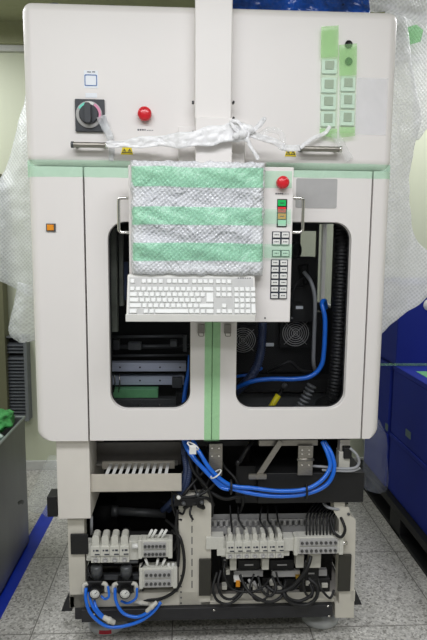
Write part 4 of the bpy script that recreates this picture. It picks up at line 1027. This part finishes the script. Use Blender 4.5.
hose('signal_cable', 'grey cable loop beside the white junction block', [(350, 448, .03), (357, 455, .02), (359, 463, .02), (354, 468, .02), (340, 468.5, .025), (326, 467, .04), (312, 466, .06)], .0055, GREYC, cat='cable', grp='grey cables')
hose('signal_cable', 'lower grey cable running to the white junction block', [(360, 468, .03), (352, 471, .02), (338, 471, .025), (322, 470, .04)], .0045, GREYC, cat='cable', grp='grey cables')
hose('signal_cable', 'pale cable bending under the black tray', [(322, 498, .12), (326, 506, .07), (336, 509, .06), (344, 508, .08)], .006, GREYC, cat='cable', grp='grey cables')
Yb = .015
hose('air_hose', 'longest blue tube looping below the two pressure gauges', [(86, 588, .03), (86, 600, Yb), (91, 614, 0), (104, 625, 0), (118, 627, 0), (138, 622, 0), (152, 613, .01), (161, 602, .03)], .0068, BLUEH, grp='blue tubes of the pressure regulators')
hose('air_hose', 'blue tube from the first gauge down to the white coupling', [(89, 592, .03), (92, 605, Yb), (99, 615, .005), (106, 620, 0)], .006, BLUEH, grp='blue tubes of the pressure regulators')
hose('air_hose', 'short blue tube beside the first gauge ending at the coupling', [(94, 600, .03), (97, 609, .01), (104, 617, .005), (109, 620, 0)], .006, BLUEH, grp='blue tubes of the pressure regulators')
hose('air_hose', 'blue tube from the second gauge round to the slanted coupling', [(115, 588, .03), (116, 601, Yb), (123, 613, .005), (136, 617, 0), (147, 613, 0), (153, 607, .01)], .0065, BLUEH, grp='blue tubes of the pressure regulators')
hose('air_hose', 'thin blue tube joining the two pressure regulators', [(108, 586, .03), (109, 596, .015), (105, 599, .02), (101, 596, .03)], .005, BLUEH, grp='blue tubes of the pressure regulators')
hose('air_hose', 'thin blue tube curling behind the second pressure regulator', [(137, 588, .03), (136, 598, .02), (128, 603, .03), (121, 601, .045)], .005, BLUEH, grp='blue tubes of the pressure regulators')
def coupling(a_, b_, r_, lb_):
    p_, q_ = at(*a_), at(*b_); d_ = (q_-p_); L_ = d_.length
    tag(build('hose_coupling', MB().lathe(p_, d_, [(0, r_*.7), (L_*.1, r_), (L_*.4, r_), (L_*.45, r_*1.25), (L_*.6, r_*1.25), (L_*.65, r_), (L_*.95, r_), (L_, r_*.7)], n=16), IVORY), lb_, 'coupling', 'white hose couplings')
coupling((103, 617, 0), (115, 623, 0), .0105, 'white coupling where the blue tubes meet under the gauges')
coupling((146, 612, .0), (157, 602, .012), .0085, 'slanted white coupling on the blue tube below the connector blocks')
coupling((133, 601, .04), (148, 604, .04), .008, 'white coupling lying on the bottom rail behind the blue tubes')

# ================================================================== around the machine
# blue floor tape
q = [at_floor(0, 590), at_floor(0, 611), at_floor(51, 509), at_floor(50, 502)]
p_a = at_floor(-20, 633); p_b = at_floor(50.5, 506)
d_ = (p_b-p_a).normalized(); s_ = Vector((d_.y, -d_.x, 0))*.042
p_a = p_a+s_*.33; p_b = p_b+s_*.33
end = p_a+d_*((1.6-p_a.y)/d_.y); st = p_a-d_*.5
vs = [st-s_, st+s_, end+s_, end-s_]
tag(build('floor_tape', MB().add([v_+Vector((0, 0, .0004)) for v_ in vs]+[v_+Vector((0, 0, .0012)) for v_ in vs], [(3, 2, 1, 0), (4, 5, 6, 7), (0, 1, 5, 4), (1, 2, 6, 5), (2, 3, 7, 6), (3, 0, 4, 7)]), BTAPE), 'blue marking tape stuck on the terrazzo floor beside the machine', 'floor tape')
# steel bin with rubbish
BX = -.965
pa = at_side(24.5, 419, BX); pb = at_side(0, 441, BX)
zr = (pa.z+pb.z)/2; yf = pa.y
BINM = mat('bin_steel', (132, 134, 134), .35, metal=.55, var=.25, vscale=4, stretch=(1, 1, .25))
bn = thing('waste_bin', 'grey steel bin filled with used green tape, beside the blue floor line', 'bin', (BX-.3, yf-.6, 0))
x2, y2 = BX-.6, yf-1.15
t_ = .006
build('body', MB().box(BX-t_, BX, y2, yf, .01, zr).box(x2, x2+t_, y2, yf, .01, zr).box(x2, BX, yf-t_, yf, .01, zr).box(x2, BX, y2, y2+t_, .01, zr).box(x2, BX, y2, yf, .01, .02), BINM, bn, bevel=.001)
build('rim', MB().tube([(BX, y2, zr), (BX, yf, zr)], .007, 10).tube([(x2, y2, zr), (x2, yf, zr)], .007, 10).tube([(x2, yf, zr), (BX, yf, zr)], .007, 10).tube([(x2, y2, zr), (BX, y2, zr)], .007, 10), mat('rim_pale', (170, 178, 178), .3, metal=.4), bn)
def rubble(name, c, r, m_, label, seed, sq=(1, 1, .5)):
    bm = bmesh.new(); bmesh.ops.create_icosphere(bm, subdivisions=4, radius=1)
    mb = MB()
    for v_ in bm.verts:
        n_ = 1+.35*noise.noise(v_.co*2.2+Vector((seed, 0, 0)))+.18*noise.noise(v_.co*6+Vector((seed, 3, 0))); v_.co = Vector((v_.co.x*sq[0], v_.co.y*sq[1], v_.co.z*sq[2]))*n_*r+Vector(c)
    mb.add([v_.co.copy() for v_ in bm.verts], [[v_.index for v_ in f.verts] for f in bm.faces], 0, True); bm.free()
    return tag(build(name, mb, m_), label, 'waste', 'waste in the steel bin')
LEAF = mat('tape_waste_green', (70, 158, 84), .5, var=.35, vscale=15); PALEW = mat('film_waste', (196, 216, 204), .4, var=.15, vscale=14)
y_ = pb.y
rubble('crumpled_plastic', (BX-.17, y_+.2, .3), .3, mat('dark_bag', (44, 48, 46), .4, var=.3), 'dark crumpled plastic filling the steel bin', 9, (.5, 1.4, .45))
rubble('crumpled_tape', (BX-.1, y_+.28, zr+.02), .075, LEAF, 'crumpled ball of green tape on top of the steel bin', 2, (1, 1.5, .6))
rubble('crumpled_film', (BX-.12, y_+.10, zr-.005), .08, PALEW, 'pale crumpled plastic film lying against the green tape ball', 5, (1, 1.3, .45))
rubble('crumpled_tape', (BX-.07, y_+.14, zr-.05), .05, PALEW, 'small pale tape scrap inside the bin edge', 8)
# crates on the black pallet
PX = .985
f0 = at_floor(427, 578); f1 = at_floor(369, 497)
PX = (f0.x+f1.x)/2
yn, yfar = f0.y-.25, f1.y
palm = MB()
pz = at_side(427, 545, PX).z
pl = thing('pallet', 'black plastic pallet on the floor carrying the blue crates', 'pallet', (PX+.5, (yn+yfar)/2, 0))
build('deck', MB().box(PX, PX+1.0, yn, yfar+.25, pz*.72, pz), PALLET, pl, bevel=.004)
for k in range(3):
    yy = yn+(yfar+.25-yn-.16)*k/2
    build('pallet_foot', MB().box(PX, PX+1.0, yy, yy+.16, .0, pz*.72+.001), PALLET, pl, bevel=.004)
build('skid', MB().box(PX, PX+.1, yn, yfar+.25, 0, .022), PALLET, pl, bevel=.003)
CXX = PX+.03
yc = at_side(391, 400, CXX).y
z1_ = at_side(391, 363, CXX).z; zmid = at_side(391, 433, CXX).z
yn2 = yn+.05
def crate(name, x0, x1, y0, y1, z0, z1, label):
    t = thing(name, label, 'crate', ((x0+x1)/2, (y0+y1)/2, z0), 'blue crates stacked on the pallet')
    build('body', MB().box(x0+.004, x1-.004, y0+.004, y1-.004, z0+.001, z1-.03), BLUEB, t, bevel=.008)
    build('lid', MB().box(x0, x1, y0, y1, z1-.032, z1-.001), BLUEB, t, bevel=.006)
    return t
g_ = crate('blue_crate', CXX, CXX+.9, yn2, yc, pz, zmid, 'blue crate resting directly on the black pallet, nearest of the stack')
c2_ = crate('blue_crate', CXX, CXX+.9, yn2, yc, zmid, z1_, 'blue crate in the middle of the stack, under the crate with the white mark')
crate('blue_crate', CXX-.01, CXX+.9, yc+.01, yfar+.22, pz, zmid-.02, 'blue crate on the far end of the pallet behind the nearest bottom crate')
crate('blue_crate', CXX-.01, CXX+.9, yc+.01, yfar+.22, zmid-.02, z1_-.01, 'blue crate on the far upper level behind the middle crate')
# upper crate further back
yu = at_side(427, 378, CXX).y
# its front face stands where the lower lid line begins
Yu = yc-.05
xu = at(397, 330, Yu).x; zt_ = at(427, 288, Yu).z
uc = crate('blue_crate', xu, xu+.7, Yu, Yu+.5, z1_, zt_+.03, 'topmost blue crate with a round white mark, partly under bubble wrap')
p = at(428, 305, Yu-.003)
build('round_mark', MB().lathe(Vector((p.x+.01, Yu+.005, p.z)), (0, -1, 0), [(0, .035), (.003, .035), (.003, .001)]), WHITEP, uc)
# green tape along the crate seam, small stickers
a0, a1, b0, b1 = rc(386, 356.5, 430, 360, Yu-.004)
tag(build('packing_tape', MB().box(xu-.1, xu+.4, Yu-.004, Yu-.001, z1_+.002, z1_+.016), TAPE), 'thin green tape along the foot of the topmost blue crate', 'tape', 'green packing tapes')
for (px, py, lb_) in ((409, 372, 'green sticker on the middle crate side'), ):
    p = at_side(413, 368, CXX)
    tag(build('sticker', MB().box(CXX+.06, CXX+.12, p.y-.1, p.y+.1, z1_-.0005, z1_+.001), GREENB), 'long green sticker on the lid of the middle blue crate', 'sticker', 'stickers on the blue crates')
for (px, py, lb_) in ((408, 434, 'grey-green sticker on the middle crate side'), (386.5, 427, 'small sticker on the far crate side')):
    X_ = CXX if px > 400 else CXX-.01
    p = at_side(px, py, X_); w_ = .035 if px > 400 else .02
    tag(build('sticker', MB().box(X_-.001, X_+.003, p.y-w_, p.y+w_, p.z-.02, p.z+.02), mat('sticker_grey', (92, 112, 118), .5)), lb_, 'sticker', 'stickers on the blue crates')
# ---------------- loose wrapping sheets
def sheet(name, label, cols, m_, nu=60, nv=50, amp=.03, s=5, cat='bubble wrap', grp='bubble wrap protecting the machine', thick=.003):
    """cols: list of rows, each row a list of points; interpolated smoothly"""
    rows_ = [smooth_path(r, 10) for r in cols]; nr = len(rows_); m_c = min(len(r) for r in rows_)
    colpaths = [smooth_path([rows_[r][i] for r in range(nr)], max(4, nv//(nr-1))) for i in range(m_c)]
    kk = len(colpaths[0]); vs = []
    for j in range(kk):
        for i in range(m_c):
            q = colpaths[i][j].copy(); q.y += wav((q.x*2.2, q.y, q.z*.7), amp, s)+wav((q.x, q.y, q.z), amp*.3, s*4); q.x += wav((q.x, 3, q.z), amp*.25, s*2); vs.append(q)
    mb = MB().add(vs, [(j*m_c+i, j*m_c+i+1, (j+1)*m_c+i+1, (j+1)*m_c+i) for j in range(kk-1) for i in range(m_c-1)], 0, True)
    return tag(build(name, mb, m_, solid=thick), label, cat, grp)
# left: hanging down the machine's side and spreading out behind it
YS = .85
sheet('bubble_wrap', 'bubble wrap sheet flaring out from the machine side beside the vented wall', [
    [at(31, 62, YS), at(30, 64, YS), at(29, 66, YS)],
    [at(22, 110, YS), at(28, 112, YS-.05), at(36, 114, YS-.1)],
    [at(7, 165, YS), at(22, 170, YS-.08), at(38, 172, YS-.1)],
    [at(-16, 210, YS), at(12, 220, YS-.08), at(38, 225, YS-.1)],
    [at(-18, 272, YS), at(10, 286, YS-.06), at(38, 300, YS-.1)]], BWRAPB, nv=60)
sheet('bubble_wrap', 'crumpled lower tip of bubble wrap dangling above the vent grille', [
    [at(18, 282, YS-.2), at(27, 284, YS-.2), at(40, 284, YS-.1)],
    [at(14, 305, YS-.2), at(26, 305, YS-.22), at(40, 305, YS-.1)],
    [at(9, 332, YS-.2), at(22, 331, YS-.22), at(40, 328, YS-.1)],
    [at(18, 342, YS-.2), at(24, 343, YS-.22), at(38, 340, YS-.1)]], BWRAPB, nv=30, amp=.02, s=9)
YR = .55
# right: long curtain down the machine side
sheet('bubble_wrap', 'long bubble wrap curtain hanging down the machine side above the crates', [
    [at(385, 6, YR), at(398, 10, YR), at(406, 20, YR)],
    [at(380, 60, YR), at(398, 62, YR), at(412, 66, YR)],
    [at(374, 110, YR), at(396, 112, YR), at(421, 116, YR)],
    [at(370, 160, YR), at(392, 162, YR), at(411, 170, YR)],
    [at(366, 220, YR), at(392, 228, YR), at(414, 232, YR)],
    [at(366, 262, YR), at(394, 264, YR), at(433, 258, YR)],
    [at(366, 296, YR), at(390, 300, YR), at(432, 292, YR)],
    [at(364, 352, YR), at(379, 336, YR), at(392, 322, YR)]], BWRAPR, nv=90, amp=.03)
sheet('bubble_wrap', 'bubble wrap sheet draped over the top corner of the housing', [
    [at(338, 2, .35), at(375, -2, .35), at(432, -6, .35)],
    [at(340, 8, .3), at(378, 4, .32), at(432, 16, .4)],
    [at(345, 14, .22), at(390, 12, .4), at(432, 28, .5)]], BWRAPR, nv=24, amp=.03)
sheet('bubble_wrap', 'bubble wrap flap hanging clear of the housing near the green tape patch', [
    [at(392, 12, .7), at(412, 14, .7), at(436, 10, .7)],
    [at(404, 48, .7), at(416, 52, .7), at(436, 50, .7)],
    [at(412, 84, .7), at(420, 88, .7), at(436, 92, .7)],
    [at(413, 112, .7), at(421, 120, .7), at(432, 124, .7)],
    [at(412, 136, .7), at(418, 140, .7), at(428, 126, .7)]], BWRAPR, nv=40, amp=.02)
q = at(411, 36, .66); q2 = MB()
tag(build('packing_tape', MB().prism([(q.x+x, q.z+z) for x, z in ((-.035, -.01), (-.01, -.045), (.04, -.03), (.05, .02), (.015, .045), (-.03, .03))], .64, .643), TAPES), 'green tape patch stuck on the bubble wrap flap', 'tape', 'green packing tapes')
sheet('bubble_wrap', 'shaded lower end of bubble wrap hanging behind the bay beside the crates', [
    [Vector((WR, .5, 1.15)), Vector((WR+.01, .6, 1.15)), Vector((WR+.015, .7, 1.15))],
    [at(362, 436, .55), at(374, 436, .6), at(384, 432, .7)],
    [at(362, 460, .55), at(376, 460, .6), at(387, 458, .7)],
    [at(362, 478, .55), at(376, 482, .6), at(388, 482, .7)],
    [at(366, 490, .55), at(376, 493, .6), at(386, 491, .7)]], SHADEWRAP, nv=24, amp=.02)
# blue plastic over the machine top
def topsheet(i, j):
    x = -.62+1.22*i; y = .12+.7*j
    z = HT+.004+(.16*abs(noise.noise(Vector((x*4, y*4, 0))))+.20+.03*noise.noise(Vector((x*30, y*24, 2)))+.06*noise.noise(Vector((x*11, y*9, 4))))*min(1, j*6)*min(1, (1-j)*4)*(1 if x > -.05 else .3)
    return (x, y, z)
tag(build('plastic_sheet', MB().grid(topsheet, 90, 30), BLUESHEET, solid=.002), 'dark blue plastic sheet lying crumpled on top of the housing', 'plastic sheet')
# small crumpled film lying on the floor by the wall
sheet('plastic_film', 'crumpled clear film slumped on the floor by the skirting board', [
    [Vector((-1.02, 1.5, .22)), Vector((-.95, 1.45, .3)), Vector((-.75, 1.45, .26))],
    [Vector((-1.06, 1.4, .12)), Vector((-.95, 1.32, .18)), Vector((-.75, 1.3, .16))],
    [Vector((-1.1, 1.3, .01)), Vector((-.95, 1.2, .01)), Vector((-.75, 1.2, .01))]], CLEAR, nv=20, amp=.03, s=9, cat='plastic film', grp=None)
